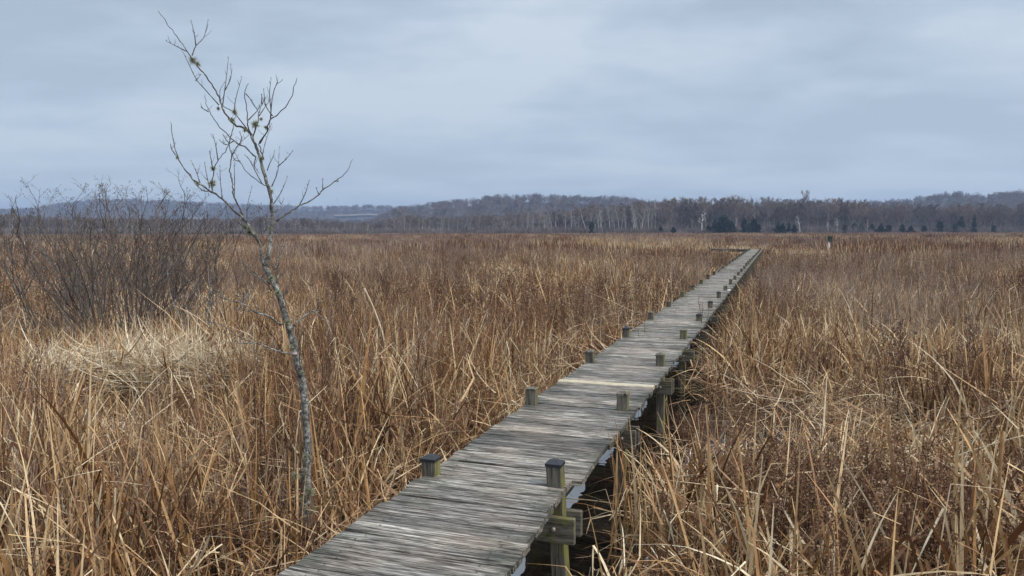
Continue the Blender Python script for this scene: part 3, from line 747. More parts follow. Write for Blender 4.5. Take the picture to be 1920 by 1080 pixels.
sap_obj('trunk', mb, M['bark'])
# limbs off the trunk (crop coordinates read from the photograph)
limb('branch', C1([(430, 1000), (450, 950), (458, 880), (465, 820), (463, 760), (458, 715), (440, 660), (425, 600), (410, 555), (395, 510)]), 11, 6.5, m='bark', seed=1, n=8, twigs=[
    (C1([(470, 765), (500, 720), (525, 665)]), 0), (C1([(465, 700), (490, 640), (497, 555)]), 0), (C1([(490, 625), (520, 600), (545, 570)]), .02), (C1([(450, 640), (462, 610), (475, 590)]), 0),
    (C1([(475, 795), (495, 775), (510, 745)]), 0), (C1([(430, 600), (445, 540), (470, 470)]), 0), (C1([(410, 590), (403, 620), (420, 650)]), 0), (C1([(462, 820), (440, 815), (425, 818)]), 0)])
limb('branch', C1([(395, 510), (380, 490), (340, 475), (310, 445), (290, 410), (275, 360), (245, 310), (205, 258), (170, 210), (130, 150), (100, 110), (66, 60)]), 6.5, 1.4, dY=.25, seed=2, n=7, twigs=[
    (C1([(185, 220), (200, 185), (230, 155), (247, 95)]), .2), (C1([(200, 185), (195, 140), (186, 98)]), .2), (C1([(165, 205), (135, 190), (92, 168)]), .22),
    (C1([(290, 410), (300, 350), (310, 290), (318, 230)]), .1), (C1([(303, 345), (325, 300), (326, 255)]), .1), (C1([(278, 400), (230, 345), (200, 310), (180, 270), (160, 225), (148, 200)]), .12),
    (C1([(335, 425), (340, 380), (365, 300)]), .05), (C1([(380, 488), (330, 425), (290, 400), (283, 350), (300, 320)]), .03), (C1([(195, 312), (212, 292)]), .15)])
limb('branch', C1([(395, 510), (383, 470), (383, 430), (375, 360), (390, 322)]), 3.4, 1.3, dY=-.1, seed=3, twigs=[
    (C1([(385, 455), (420, 420), (430, 400)]), -.02), (C1([(378, 358), (400, 385), (425, 430)]), -.04)])
limb('branch', C1([(400, 515), (420, 460), (430, 410), (455, 370)]), 3.4, 1.3, dY=.12, seed=4, twigs=[(C1([(436, 395), (437, 365)]), .05), (C1([(425, 440), (450, 405), (470, 380)]), .05)])
limb('branch', C1([(425, 540), (450, 500), (465, 455), (500, 430), (540, 380), (560, 330), (568, 302)]), 4, 1.3, dY=-.2, seed=5, twigs=[
    (C1([(467, 450), (475, 380), (490, 330), (513, 312)]), -.05), (C1([(470, 420), (466, 360), (473, 305)]), -.05), (C1([(475, 440), (450, 400), (445, 345)]), -.05)])
limb('branch', C1([(438, 600), (425, 560), (426, 530), (458, 490), (470, 440)]), 3.2, 1.5, dY=.08, seed=6)
limb('branch', C1([(410, 590), (370, 555), (330, 530), (290, 490), (260, 455), (245, 430), (232, 400), (228, 362)]), 3.8, 1.2, dY=.22, seed=7, twigs=[(C1([(240, 425), (226, 418), (213, 410)]), .2), (C1([(330, 530), (300, 545), (277, 530)]), .1), (C1([(350, 545), (358, 520), (352, 500)]), .1)])
limb('branch', C1([(458, 700), (430, 690), (390, 660), (350, 605), (325, 560)]), 2.8, 1.2, dY=-.15, seed=8, twigs=[(C1([(350, 605), (330, 600), (322, 570)]), -.1), (C1([(430, 690), (405, 640), (385, 600), (370, 585)]), -.05)])
limb('branch', C1([(430, 1000), (420, 940), (405, 890), (380, 860), (368, 830), (330, 795), (280, 745), (240, 715), (200, 690), (150, 645), (118, 590), (103, 520), (97, 460)]), 9, 1.3, dY=-.28, m='bark', seed=9, n=7, twigs=[
    (C1([(280, 745), (275, 680), (275, 625)]), -.14), (C1([(200, 690), (185, 640), (168, 605)]), -.2), (C1([(118, 590), (100, 565), (95, 545)]), -.25), (C1([(370, 820), (373, 770), (392, 700)]), -.08),
    (C1([(245, 715), (205, 712), (170, 670), (150, 645)]), -.16), (C1([(365, 855), (340, 835), (315, 812)]), -.05), (C1([(235, 705), (225, 660), (218, 612)]), -.17)])
limb('branch', C1([(366, 825), (335, 760), (322, 720), (320, 680), (312, 640), (318, 590), (313, 540), (325, 500), (335, 450), (345, 425)]), 4.2, 1.3, dY=.15, seed=10, twigs=[
    (C1([(325, 740), (328, 670), (328, 605)]), .02), (C1([(318, 590), (345, 545), (383, 512)]), .08), (C1([(313, 540), (300, 525), (290, 510)]), .1)])
limb('branch', C1([(245, 715), (250, 640), (270, 600), (300, 560), (313, 530), (330, 480)]), 2.8, 1.2, Y0=YS-.15, dY=-.12, seed=11, twigs=[(C1([(248, 640), (243, 600), (238, 572)]), 0), (C1([(268, 602), (262, 550), (253, 510)]), -.05)])
limb('branch', C1([(480, 828), (530, 795), (570, 770), (620, 745), (660, 710), (710, 675), (745, 645), (768, 600)]), 5, 1.3, dY=.35, seed=12, twigs=[
    (C1([(565, 772), (590, 725), (605, 680)]), .12), (C1([(640, 728), (632, 708)]), .2), (C1([(655, 714), (656, 675)]), .2), (C1([(700, 680), (712, 682)]), .25)])
limb('branch', C1([(470, 1005), (490, 950), (520, 900), (577, 845)]), 3, 1.2, dY=.2, m='bark', seed=13, twigs=[(C1([(500, 935), (490, 900), (475, 870)]), .08), (C1([(495, 945), (480, 1000), (465, 1010)]), 0)])
limb('branch', C1([(450, 1065), (415, 1040), (375, 1005), (330, 960)]), 4, 1.4, dY=-.15, m='bark', seed=14)
limb('branch', C1([(405, 890), (440, 860), (445, 845)]), 3, 1.4, dY=-.05, m='bark', seed=15)
limb('branch', C2([(245, 285), (210, 260), (170, 245), (125, 220), (60, 200), (0, 160)]), 6, 1.5, dY=-.3, m='bark', seed=16, twigs=[
    (C2([(180, 250), (150, 200), (110, 180)]), -.08), (C2([(125, 222), (118, 195), (100, 190), (75, 160)]), -.15), (C2([(70, 203), (50, 180), (20, 190)]), -.2), (C2([(170, 245), (140, 240), (95, 232)]), -.1)])
limb('branch', C2([(280, 382), (235, 370), (200, 356), (150, 340), (110, 322), (60, 290), (0, 268)]), 5, 1.3, dY=-.35, m='bark', seed=17, twigs=[(C2([(150, 340), (110, 345), (85, 335)]), -.2)])
limb('branch', C2([(275, 300), (300, 272), (330, 250), (360, 238), (400, 240)]), 6, 1.4, dY=.15, m='bark', seed=18, twigs=[(C2([(355, 240), (365, 225), (368, 212)]), .1), (C2([(350, 242), (372, 262), (390, 290)]), .1)])
limb('branch', C2([(240, 205), (258, 185), (268, 165)]), 6, 4, m='bark_dark', seed=19)
limb('branch', C2([(228, 160), (238, 110), (225, 95)]), 4, 2, m='bark', seed=20)
limb('branch', C2([(215, 175), (195, 150), (150, 115), (110, 70)]), 4, 1.3, dY=-.2, m='bark', seed=21)
limb('branch', C2([(308, 480), (300, 420), (300, 350), (310, 300)]), 3.2, 1.4, dY=-.15, m='bark_dark', seed=22)
def tuft(x, y, r_px, Y0, seed):
    rq = random.Random(seed); mb = MB(); c_ = at(x, y, Y0); R_ = r_px * Y0 / F
    for _ in range(int(60 + r_px * 14)):
        d = Vector((rq.gauss(0, 1), rq.gauss(0, 1), rq.gauss(-.1, .9))).normalized(); L_ = R_ * rq.uniform(.5, 1.15)
        s0 = c_ + d * R_ * .1; p1 = s0 + d * L_ * .55 + Vector((rq.gauss(0, .1), rq.gauss(0, .1), rq.gauss(0, .1))) * R_; p2 = p1 + (d + Vector((rq.gauss(0, .6), rq.gauss(0, .6), rq.gauss(0, .6)))) * L_ * .4
        sd_ = d.orthogonal().normalized(); mb.ribbon([s0, p1, p2], [.0028, .0022, .001], sd_, rq.random())
    return sap_obj('lichen_tuft', mb, M['lichen'])
for i, (x, y, r_, dy) in enumerate([(188, 237, 22, .2), (205, 250, 14, .2), (335, 425, 16, .05), (410, 470, 22, 0), (325, 455, 14, .03), (245, 688, 20, -.15), (250, 632, 13, -.15), (380, 868, 26, -.05), (365, 850, 16, -.05), (192, 688, 12, -.2), (430, 596, 12, 0), (275, 412, 10, .1), (450, 482, 11, 0), (463, 718, 14, 0), (372, 492, 12, 0), (433, 452, 9, 0), (118, 592, 8, -.25), (400, 880, 14, 0), (458, 850, 12, 0)]):
    tuft(280 + x/2, y/2, r_/2 * .8, YS + dy, 50 + i)
for i, (x, y, r_) in enumerate([(545, 900, 9), (572, 930, 10), (566, 860, 7), (560, 945, 9), (575, 965, 9), (520, 548, 6), (508, 520, 6), (536, 603, 6), (543, 650, 5), (562, 700, 5)]):
    tuft(x, y, r_, YS - .03, 90 + i)
# flagging mark on the trunk
mb = MB(); c_ = at(549.5, 662, YS)
mb.tube([c_ - Vector((0, 0, .008)), c_ + Vector((0, 0, .008))], [.0268, .0264], 10, .5, False); sap_obj('mark', mb, M['ribbon'])['label'] = 'faded pinkish white ribbon round the trunk'

# ------------------------------------------------------------------ shrubs
def grow(mb, p, d, L_, r0, lvl, rq, wob=.16, up=.10, tips=None, n=4):
    k = 6; pts = [p.copy()]; dd_ = d.copy()
    for i in range(k):
        dd_ = (dd_ + Vector((rq.gauss(0, wob), rq.gauss(0, wob), rq.gauss(0, wob) * .6 + up))).normalized(); p = p + dd_ * L_ / k; pts.append(p.copy())
    mb.tube(pts, [r0 * (1 - .6 * i / k) for i in range(k + 1)], n if lvl > 0 else 3, rq.random(), False)
    if lvl == 0:
        if tips is not None: tips.append(pts[-1])
        return
    nb = rq.choice([3, 3, 4, 5]) 
    for j in range(nb):
        i = rq.randint(2, k); base_ = pts[i]; ax = Vector((rq.gauss(0, 1), rq.gauss(0, 1), rq.gauss(.35, .6))).normalized()
        grow(mb, base_, (dd_ * 1.0 + ax * .75).normalized(), L_ * rq.uniform(.25, .42), max(.0024, r0 * rq.uniform(.40, .58)), lvl - 1, rq, wob, up, tips, n)
def shrub(loc, ns, h, spread, label, seed, lvl=3, rad=.016, mt='twig', base_r=.5, cat=True):
    rq = random.Random(seed); root = empty('shrub', loc); tag(root, label, 'shrub'); mb = MB(); tips = []
    for _ in range(ns):
        az = rq.uniform(0, 2*PI); b0 = Vector((math.cos(az), math.sin(az), 0)) * base_r * math.sqrt(rq.random())
        tl = rq.uniform(.05, spread); d = Vector((b0.x/base_r*tl + rq.gauss(0, .12), b0.y/base_r*tl*.7 + rq.gauss(0, .12), 1)).normalized()
        grow(mb, b0, d, h * rq.uniform(.50, .86), rad * rq.uniform(.6, 1.25), lvl, rq, tips=tips)
    if cat:
        c_ = mb
        for tp in tips:
            if rq.random() < .32 and tp.z > h * .45:
                for q_ in range(rq.randint(1, 3)):
                    o0 = tp + Vector((rq.gauss(0, .02), rq.gauss(0, .02), rq.gauss(0, .02))); c_.tube([o0, o0 - Vector((rq.gauss(0,.004), 0, .014)), o0 - Vector((0, 0, .034))], [.002, .0065, .002], 4, rq.random() * .4, False)
    zl = h * .82; mb.v = [(x, y, z if z < zl else zl + (z - zl) * .5) for x, y, z in mb.v]
    mb.obj('stems', M[mt], root)
    return root
def gp(pxx, Y, z=.02): return Vector(((pxx - 960) / F * Y, Y, z))
shrub(gp(235, 14.2), 95, 3.3, 1.15, 'widest bare shrub of dark stems behind the flattened straw', 1, rad=.013, base_r=.75)
shrub(gp(338, 14.8), 20, 2.6, .9, 'bare shrub right of the widest one behind the straw', 2, base_r=.45)
shrub(gp(120, 15.5), 20, 2.9, .9, 'thin bare shrub at the left of the shrub thicket', 3, base_r=.5)
shrub(gp(-20, 16.5), 6, 2.8, .6, 'bare shrub cut by the left edge of the picture', 4, base_r=.5)
shrub(gp(392, 12.6), 5, 2.4, .35, 'pale lichened dead shrub between the dark thicket and the sapling', 5, lvl=2, rad=.017, mt='bark', base_r=.15, cat=False)

# ------------------------------------------------------------------ single plants that stand out
def plant(name, mb, mats, loc, label, cat, group=None):
    o_ = mb.obj(name, mats); o_.location = loc; tag(o_, label, cat, group); return o_
def dark_weed(pxx, ytop, Y, label, seed, ns=5):
    global R
    R = random.Random(seed); h = HC + (YH - ytop) / F * Y
    plant('seeding_weed', weed_clump(ns, .10, h, 2, 30, 12, .008, .25), [M['weed'], M['seed_dark']], gp(pxx, Y), label, 'plant')
M['seed_dark'] = plant_mat('dark_seed_head', [(0.0, (.022, .014, .012)), (1.0, (.085, .055, .045))], 0, .85, .1)
dark_weed(1686, 596, 8.6, 'dark brown seeding weed standing tall right of the boardwalk', 61)
dark_weed(622, 505, 11.5, 'tall dark seeding weed just right of the sapling trunk', 62)
dark_weed(1838, 600, 8.4, 'dark seeding weed among tan leaves near the right edge of the picture', 63, 4)
dark_weed(722, 490, 20, 'far dark seeding weed out in the left reeds', 64, 6)
R = random.Random(70)
mb = weed_clump(3, .05, .62, 2, 9, 5, .006, .45); plant('weed_sprig', mb, [M['weed'], M['seed']], Vector(walk(-1.09 - .02, 12.72, DECK - .18)), 'thin reddish weed sprig growing beside a boardwalk post', 'plant')
def stalk(pl, label, rad_, m_, name='reed_stalk', lab2=None):
    p = [at(x, y, Y) for x, y, Y in pl]; b0 = p[0].copy(); mb = MB(); q_ = smooth_path([v - b0 for v in p], 4); K = len(q_)
    mb.tube(q_, [rad_ * (1 - .55 * i / K) for i in range(K)], 6); o_ = mb.obj(name, M[m_], None, True); o_.location = b0; tag(o_, label, 'reed'); return o_
stalk([(1638, 926, 5.6), (1700, 903, 5.55), (1780, 874, 5.5), (1860, 846, 5.4), (1935, 824, 5.3)], 'long pale reed stalk leaning low across the right reeds', .0075, 'palestraw')
stalk([(1896, 1130, 4.3), (1895, 1000, 4.3), (1893, 900, 4.3), (1897, 816, 4.32)], 'thick upright brown reed stalk at the right edge', .013, 'cattail')
stalk([(1518, 793, 7.6), (1560, 806, 7.5), (1610, 822, 7.4), (1668, 838, 7.3)], 'thin pale stalk fallen across weeds behind the brown forbs', .007, 'palestraw')
stalk([(1062, 945, 6.0), (1110, 949, 5.9), (1150, 955, 5.8), (1200, 966, 5.7)], 'pale straw lying over the dark water by the first right post', .005, 'palestraw')
stalk([(682, 540, 9.5), (700, 580, 9.5), (715, 625, 9.4), (724, 672, 9.3)], 'curved pale stalk standing above the left reeds', .012, 'palestraw')
stalk([(1142, 1075, 5.1), (1158, 1010, 5.1), (1168, 970, 5.1)], 'short brown stalk rising out of the water by the walk', .007, 'cattail')
# cattail clump leaning on the walk beside the second right post
R = random.Random(83); mb = MB()
for _ in range(34):
    a_ = R.uniform(0, 2*PI); q_ = .17 * math.sqrt(R.random())
    blade(mb, q_*math.cos(a_), q_*math.sin(a_), R.uniform(.6, 1.02), R.uniform(.010, .018), abs(R.gauss(0, .12)), R.uniform(0, 2*PI), (R.uniform(.5, .8), R.uniform(.8, 2)) if R.random() < .25 else None, 7, .2)
plant('cattail_clump', mb, M['cattail'], Vector(walk(-.93, 5.35, .0)), 'upright tan cattail clump beside the second right hand post', 'plant')

# nest box on a pole, out on the right
nb = empty('nest_box', gp(1553.5, 72)); tag(nb, 'dark green wooden nest box on a white pole in the far right reeds', 'nest box')
mb = MB(); mb.tube([(0, 0, 0), (0, 0, 1.1)], [.10, .10], 12); mb.obj('pole', M['whitepipe'], nb, True)
mb = MB(); mb.cbox(-.08, .26, -.15, .15, 1.05, 1.58, .01); bo = mb.obj('box', M['boxgreen'], nb)
mb = MB(); mb.cbox(-.36, .32, -.24, .24, 1.585, 1.63, .01); mb.obj('roof', M['boxroof'], nb)
mb = MB(); mb.tube([(.08, -.158, 1.38), (.08, -.164, 1.38)], [.05, .05], 12); mb.obj('entrance_hole', M['cap'], bo)

# ------------------------------------------------------------------ far trees
def far_tree(rq, h, crown_from=.35, width=.42, lv=3, fine=1.0, trunk_r=None, fork=False):
    """returns (trunk MB, crown MB): a bare deciduous tree"""
    tk = MB(); cr = MB(); tr = trunk_r or h * .014
    pts = [Vector((0, 0, -.3))]; d = Vector((rq.gauss(0, .04), rq.gauss(0, .04), 1)); k = 7
    for i in range(k):
        d = (d + Vector((rq.gauss(0, .07), rq.gauss(0, .07), .12))).normalized(); pts.append(pts[-1] + d * h * .86 / k)
    tk.tube(pts, [tr * (1 - .8 * i / k) for i in range(k + 1)], 5, rq.random())
    def br(p, d, L_, r_, lvl):
        q1 = p + d * L_ * .5; d2 = (d + Vector((rq.gauss(0, .25), rq.gauss(0, .25), .18))).normalized(); q2 = q1 + d2 * L_ * .5
        cr.tube([p, q1, q2], [r_, r_ * .75, r_ * .45], 3, rq.random(), False)
        if lvl <= 0: return
        for j in range((6, 5, 4)[3 - lvl] if lvl < 4 else 6):
            t_ = rq.uniform(.25, 1.0); s0 = p.lerp(q2, t_); ax = Vector((rq.gauss(0, 1), rq.gauss(0, 1), rq.gauss(.5, .6))).normalized()
            br(s0, (d2 * .9 + ax * .85).normalized(), L_ * rq.uniform(.42, .62), max(r_ * .5, .018 * fine), lvl - 1)
    nb_ = 11
    for j in range(nb_):
        t_ = crown_from + (1 - crown_from) * (j + rq.random()) / nb_; f_ = t_ * k; i = min(int(f_), k - 1); s0 = pts[i].lerp(pts[i+1], f_ - i)
        az = j * 2.4 + rq.uniform(-.5, .5); L_ = h * width * (1.12 - t_ * .72) * rq.uniform(.75, 1.15)
        br(s0, Vector((math.cos(az), math.sin(az), rq.uniform(.5, 1.3))).normalized(), L_, tr * .34, lv - 1)
    return tk, cr
rt = random.Random(31)
tmpl = []
for i in range(7):
    tk, cr = far_tree(rt, 10.0, rt.uniform(.28, .45), rt.uniform(.30, .42), 4 if i < 5 else 3, 1.1)
    tmpl.append((tk, cr))
    for _ in range(130):
        p = Vector((rt.gauss(0, 1.6), rt.gauss(0, 1.6), 0)); d = Vector((rt.gauss(0, .25), rt.gauss(0, .25), 1)); cr.tube([p, p + d * rt.uniform(1.0, 3.6)], [.03, .015], 3, rt.random() * .5, False)
def merged(tk, cr, ms, name):
    mb = MB(); mb.add(tk.v, tk.f, .5); mb.r = list(tk.r); n0 = len(tk.f); mb.m = 1; mb.add(cr.v, cr.f, .5); mb.r = list(tk.r) + list(cr.r)
    return mb.mesh(name, ms)
wood_src = [merged(tk, cr, [M['far_trunk'], M['far_twig'] if i % 3 else M['far_twig_warm']], 'forest_tree_mesh') for i, (tk, cr) in enumerate(tmpl)]
tall_tk = [tk.mesh('trunk', M['far_trunk']) for tk, cr in tmpl]; tall_cr = [cr.mesh('crown', M['far_twig'] if i % 3 else M['far_twig_warm']) for i, (tk, cr) in enumerate(tmpl)]
# pale thin swamp trees: narrow, few branches
thin = [far_tree(rt, 10.0, rt.uniform(.4, .6), .20, 3, .9, .11) for _ in range(6)]
thin_tk = [tk.mesh('trunk', M['pale_trunk']) for tk, cr in thin]; thin_cr = [cr.mesh('crown', M['far_trunk']) for tk, cr in thin]
def cedar(rq, h):
    tk = MB(); tk.tube([(0, 0, -.3), (0, 0, h*.5), (0, 0, h*.95)], [h*.02, h*.014, .02], 5); cr = MB()
    lob = rq.uniform(0, 6)
    for _ in range(1500):
        t_ = rq.random() ** .8; z = h * (.04 + .96 * t_); Rm = h * .30 * (1 - t_) ** .45 * (.8 + .45*math.sin(z*2.3 + lob) * math.cos(z*1.1))
        a_ = rq.uniform(0, 2*PI); q_ = Rm * rq.random() ** .35 * (1 + .35 * math.sin(a_ * 2 + lob + z)); p = Vector((q_*math.cos(a_), q_*math.sin(a_), z + rq.gauss(0, .1))); s_ = h * .05 * rq.uniform(.5, 1.3)
        u_ = Vector((rq.gauss(0,1), rq.gauss(0,1), rq.gauss(.4,1))).normalized(); v_ = u_.orthogonal().normalized()
        cr.add([p - u_*s_, p + v_*s_*.5, p + u_*s_, p - v_*s_*.5], [(0,1,2,3)], rq.random())
    return tk, cr
ced = [cedar(rt, 6.0) for _ in range(3)]; ced_tk = [a.mesh('trunk', M['far_trunk']) for a, b in ced]; ced_cr = [b.mesh('crown', M['cedar']) for a, b in ced]
D0 = 300.0
front_top = prof([(-400, 384), (-100, 386), (0, 391), (60, 396), (200, 402), (400, 405), (560, 405), (610, 408), (625, 412), (705, 412), (735, 400), (850, 400), (950, 394), (1050, 386), (1150, 380), (1210, 371), (1300, 369), (1400, 369), (1500, 372), (1600, 374), (1700, 380), (1800, 384), (1920, 382), (2300, 380)])
def tree_thing(name, tk, cr, loc, h, h0, label, group, rz, wx=1.0):
    root = empty(name, loc, rz); s_ = h / h0; root.scale = (s_ * wx, s_ * wx, s_); tag(root, label, 'tree', group)
    for nm, me in (('trunk', tk), ('crown', cr)):
        c = bpy.data.objects.new(nm, me); col.objects.link(c); c.parent = root
    return root
def hgt(pxx, Y, top=None): return HC + (YH - (float(front_top(pxx)) if top is None else top)) / F * Y - .3
# swamp trees at the foot of the wood, left and centre
for i in range(165):
    pxx = rt.uniform(330, 1235) if i > 30 else rt.uniform(-90, 420); Y = rt.uniform(268, 292); h = hgt(pxx, Y) * rt.uniform(.62, .98)
    j = rt.randrange(6); tree_thing('bare_tree', thin_tk[j], thin_cr[j], gp(pxx, Y, .2), h, 9.0, 'slim pale bare tree in the swamp edge left and centre of the far wood', 'pale swamp trees along the far edge of the marsh', rt.uniform(0, 6.3), rt.uniform(.8, 1.3))
for i in range(60):
    pxx = 1225 + (2010 - 1225) * (i + rt.random()) / 60; Y = rt.uniform(278, 300); h = hgt(pxx, Y) * rt.uniform(.84, 1.0)
    j = rt.randrange(7); tree_thing('bare_tree', tall_tk[j], tall_cr[j], gp(pxx, Y, .2), h, 9.4, 'tall grey bare tree in the front of the far wood on the right', 'tall bare trees along the right far edge', rt.uniform(0, 6.3), rt.uniform(.85, 1.2))
for k, (pxx, top, lab, wx) in enumerate([
        (1313, 398, 'forked white trunked tree left of the dark cedars under the far wood', 1.5), (1380, 408, 'short white trunked tree between the two leftmost big cedars', 1.2), (1498, 404, 'pale white tree rising behind the end of the cedars', 1.2),
        (1551, 415, 'short white snag straight above the nest box', 1.0), (1569, 410, 'leaning white tree just right of the nest box', 1.3), (1624, 412, 'stubby white snag well right of the nest box', .7)]):
    tk, cr = far_tree(rt, 10.0, .5, .22, 2, 1.6, .20); tree_thing('pale_tree', tk.mesh('trunk', M['pale_trunk']), cr.mesh('crown', M['pale_trunk']), gp(pxx, 264, .2), hgt(pxx, 264, top), 8.8, lab, 'white trunked trees in front of the right far wood', 1.3 * k, wx)
tree_thing('bare_tree', tall_tk[2], tall_cr[2], gp(1510, 300, .2), hgt(1510, 300, 359), 9.4, 'tallest bare tree standing above the skyline of the far wood', None, .4, .6)
tree_thing('bare_tree', tall_tk[4], tall_cr[4], gp(745, 420, .2), hgt(745, 420, 386), 9.4, 'broad dark tree on the slope where the centre hill begins', None, 2.4, 1.25)
for k, (pxx, top, wx, lab) in enumerate([(1109, 416, 1.0, 'single small cedar left of the main group in the centre'), (1355, 404, 1.7, 'largest broad dark cedar under the far wood'), (1338, 414, 1.2, 'cedar leaning on the left of the largest one'), (1394, 410, 1.1, 'narrow cedar right of the largest one'),
        (1412, 412, 1.2, 'cedar just right of the narrow one'), (1458, 416, 1.2, 'low cedar behind the white tree group'), (1478, 418, 1.0, 'small cedar between low cedar and white tree'), (1600, 420, 1.3, 'low cedar just right of the leaning white tree'), (1650, 420, 1.5, 'spreading low cedar right of the white snag'),
        (1690, 422, 1.4, 'low cedar in the middle of the right far row'), (1760, 416, 1.2, 'cedar left of the tallest cedar at far right'), (1800, 408, 1.3, 'tall green cedar at far right of the wood edge'), (1824, 405, .55, 'narrow dark cedar column at far right'), (28, 388, .5, 'lone evergreen above the skyline at far left')] + [(x_, 433 - 15 * f_, w_, 'dark cedar in the low evergreen strip under the right far wood') for x_, f_, w_ in ((1327, .8, 1.4), (1347, 1.1, 1.5), (1366, 1.25, 1.5), (1374, .9, 1.3), (1403, 1.05, 1.2), (1420, .8, 1.3), (1466, .9, 1.4), (1488, .7, 1.3), (1583, .7, 1.4), (1612, .75, 1.5), (1633, .8, 1.3), (1664, .65, 1.6), (1705, .6, 1.5), (1730, .6, 1.3), (1788, .8, 1.2), (1238, .7, 1.2), (1262, .5, 1.3), (1860, .6, 1.3))]):
    j = k % 3; Y = 258 + (k % 4) * 3 if k < 13 else (380 if k == 13 else 259 + k % 5); tree_thing('cedar_tree', ced_tk[j], ced_cr[j], gp(pxx, Y, .1), hgt(pxx, Y, top), 6.0, lab, None if k == 13 else 'cedars along the far wood', k * 1.1, wx)
# the mass of the wood behind, and the woods on the hills
P, Ro, S, I = [], [], [], []
q = np.random.RandomState(15)
def wood(n_, px0, px1, Y0, Y1, hf, zf=None, smin=.72, wx=1.0):
    for _ in range(n_):
        pxx = q.uniform(px0, px1); Y = math.sqrt(q.uniform(Y0*Y0, Y1*Y1)); h, z = hf(pxx, Y); 
        if h is None: continue
        s_ = h * q.uniform(smin, 1.0) / 9.4; P.append(((pxx-960)/F*Y, Y, z)); Ro.append((0, 0, q.uniform(0, 6.3))); w_ = s_ * wx * q.uniform(.85, 1.25); S.append((w_, w_, s_)); I.append(q.randint(0, 7))
def flat_h(pxx, Y): return (HC + (YH - float(front_top(pxx)) - 2) / F * 300, .2)
wood(2300, -250, 2150, 296, 400, flat_h, smin=.70, wx=1.15)
join = gn_scatter('far_woods', P, Ro, S, I, wood_src, 'grey leafless woods massed along the far edge of the marsh')
P, Ro, S, I = [], [], [], []
def on_hill(hf, D, depth, th):
    def f(pxx, Y):
        t_ = 1 - (D - Y) / depth; return (th, hf(pxx, t_) - .5)
    return f
clear = lambda pxx, Y: 630 < pxx < 705 and 1010 < Y < 1200
def far_f(pxx, Y):
    if 622 < pxx < 712 and Y < 1255: return (None, None)
    return on_hill(h_far, 1500, 500, 13)(pxx, Y)
wood(3000, -450, 1250, 1040, 1540, far_f, smin=.6, wx=1.5)
wood(1500, 570, 1600, 560, 880, on_hill(h_mid, 850, 300, 11.5), smin=.6, wx=1.4)
wood(1300, 1450, 2500, 510, 810, on_hill(h_right, 780, 280, 11.5), smin=.6, wx=1.4)
wood(900, -250, 1250, 400, 560, lambda pxx, Y: (6.0 if 610 < pxx < 725 else 9.5, .2), smin=.6, wx=1.3)
gn_scatter('hill_woods', P, Ro, S, I, wood_src, 'bluish leafless woods covering the distant hills')
# brush along the foot of the wood
br = []
for _ in range(3):
    mb = MB()
    for k in range(420):
        p = Vector((rt.uniform(-3, 3), rt.uniform(-1.2, 1.2), 0)); d = Vector((rt.gauss(0, .4), rt.gauss(0, .4), 1)); sd_ = rt.uniform(0, PI)
        mb.ribbon([p, p + d * rt.uniform(.6, 2.6)], [.13, .05], (math.cos(sd_), math.sin(sd_), 0), rt.random())
    br.append(mb.mesh('brush_mesh', M['far_twig']))
bp = np.array([((x - 960) / F * 270, 266 + rt.uniform(-6, 16), .1) for x in np.linspace(-250, 2150, 420)])
gn_scatter('edge_brush', bp, np.stack([np.zeros(420), np.zeros(420), q.uniform(-.3, .3, 420)], -1), np.stack([np.ones(420), np.ones(420), q.uniform(.6, 1.4, 420)], -1), q.randint(0, 3, 420), br, 'dark low brush at the foot of the far wood')

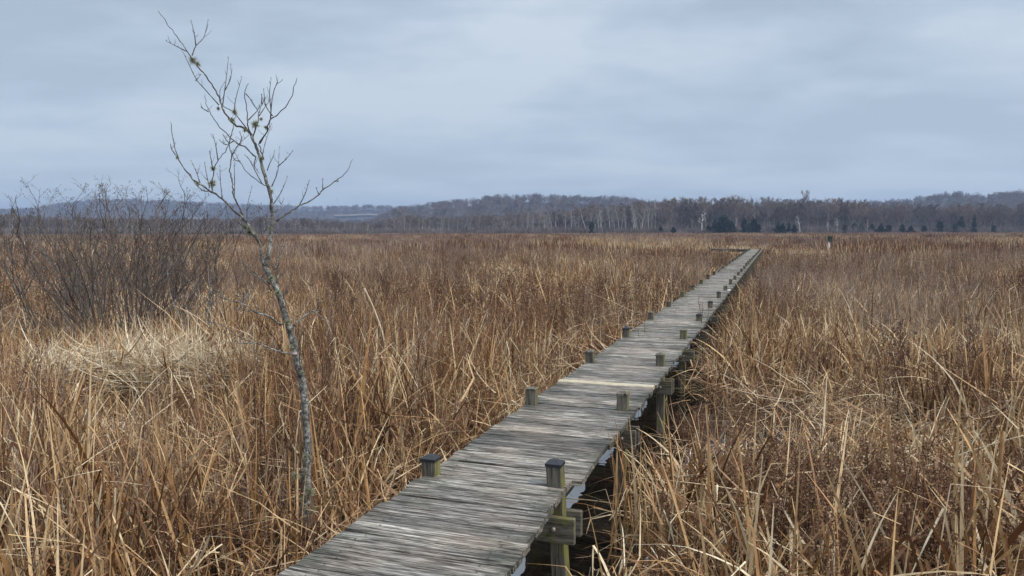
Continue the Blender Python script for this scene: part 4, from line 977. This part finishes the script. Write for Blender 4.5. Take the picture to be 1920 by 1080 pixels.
# clearing on the far hill, house, mast
mb = MB(); vs = []
for i, pxx in enumerate(np.linspace(628, 708, 16)):
    for t_ in (.42, .48):
        Y = 1000 + 500 * t_; z = h_far(pxx, t_); vs.append(((pxx-960)/F*Y, Y, z + 1.0 + .5 * math.sin(pxx * .5)))
fs = [(2*i, 2*i+2, 2*i+3, 2*i+1) for i in range(15)]
mb.add(vs, fs); tag(mb.obj('field', M['tanfield'], None, True), kind='structure')
Yh = 640; hc_ = at(370, 415, Yh)
ho = empty('house', (hc_.x, Yh, .2)); tag(ho, 'tiny pale house showing among the woods behind the sapling limb', 'house')
zt = hc_.z
mb = MB(); mb.box(-6, 6, -4, 4, 0, zt + 1.0, .5); wl = mb.obj('wall', M['house'], ho)
mb = MB(); mb.add([(-6.5, -4.6, zt+1.0), (6.5, -4.6, zt+1.0), (6.5, 4.6, zt+1.0), (-6.5, 4.6, zt+1.0), (-6.5, 0, zt+3.6), (6.5, 0, zt+3.6)], [(0,1,5,4), (2,3,4,5), (0,4,3), (1,2,5), (0,3,2,1)]); mb.obj('roof', M['roofm'], ho)
Ym = 1560; mt_ = empty('radio_mast', ((634-960)/F*Ym, Ym, h_far(634, 1.1) - 2)); tag(mt_, 'thin pale radio mast on the distant skyline left of centre', 'mast')
topz = HC + (YH - 372) / F * Ym - mt_.location.z
mb = MB()
for a_ in range(3): mb.tube([(math.cos(a_*2.09)*.5, math.sin(a_*2.09)*.5, 0), (math.cos(a_*2.09)*.4, math.sin(a_*2.09)*.4, topz)], [.16, .14], 4)
for k in range(14):
    z0 = topz * k / 14; mb.tube([(math.cos(k*2.09)*.5, math.sin(k*2.09)*.5, z0), (math.cos(k*2.09+2.09)*.5, math.sin(k*2.09+2.09)*.5, z0 + topz/14)], [.08, .08], 3)
mb.obj('tower', M['mast'], mt_)
mb = MB(); mb.tube([(0, 0, topz-.2), (0, 0, topz+1.3)], [1.1, 1.1], 10); mb.obj('antenna_drum', M['mast'], mt_)

# ------------------------------------------------------------------ haze
mb = MB(); mb.box(-3500, 3500, -650, 3700, -32, 76); hz_o = mb.obj('haze', [])
m, t, o = mat('haze_air'); g = G(t); pv = g.n('ShaderNodeVolumePrincipled', {'Color': (.52, .68, .98, 1), 'Density': .00040, 'Anisotropy': .2}); g.l(pv.outputs[0], o.inputs['Volume'])
hz_o.data.materials.append(m); tag(hz_o, kind='stuff')
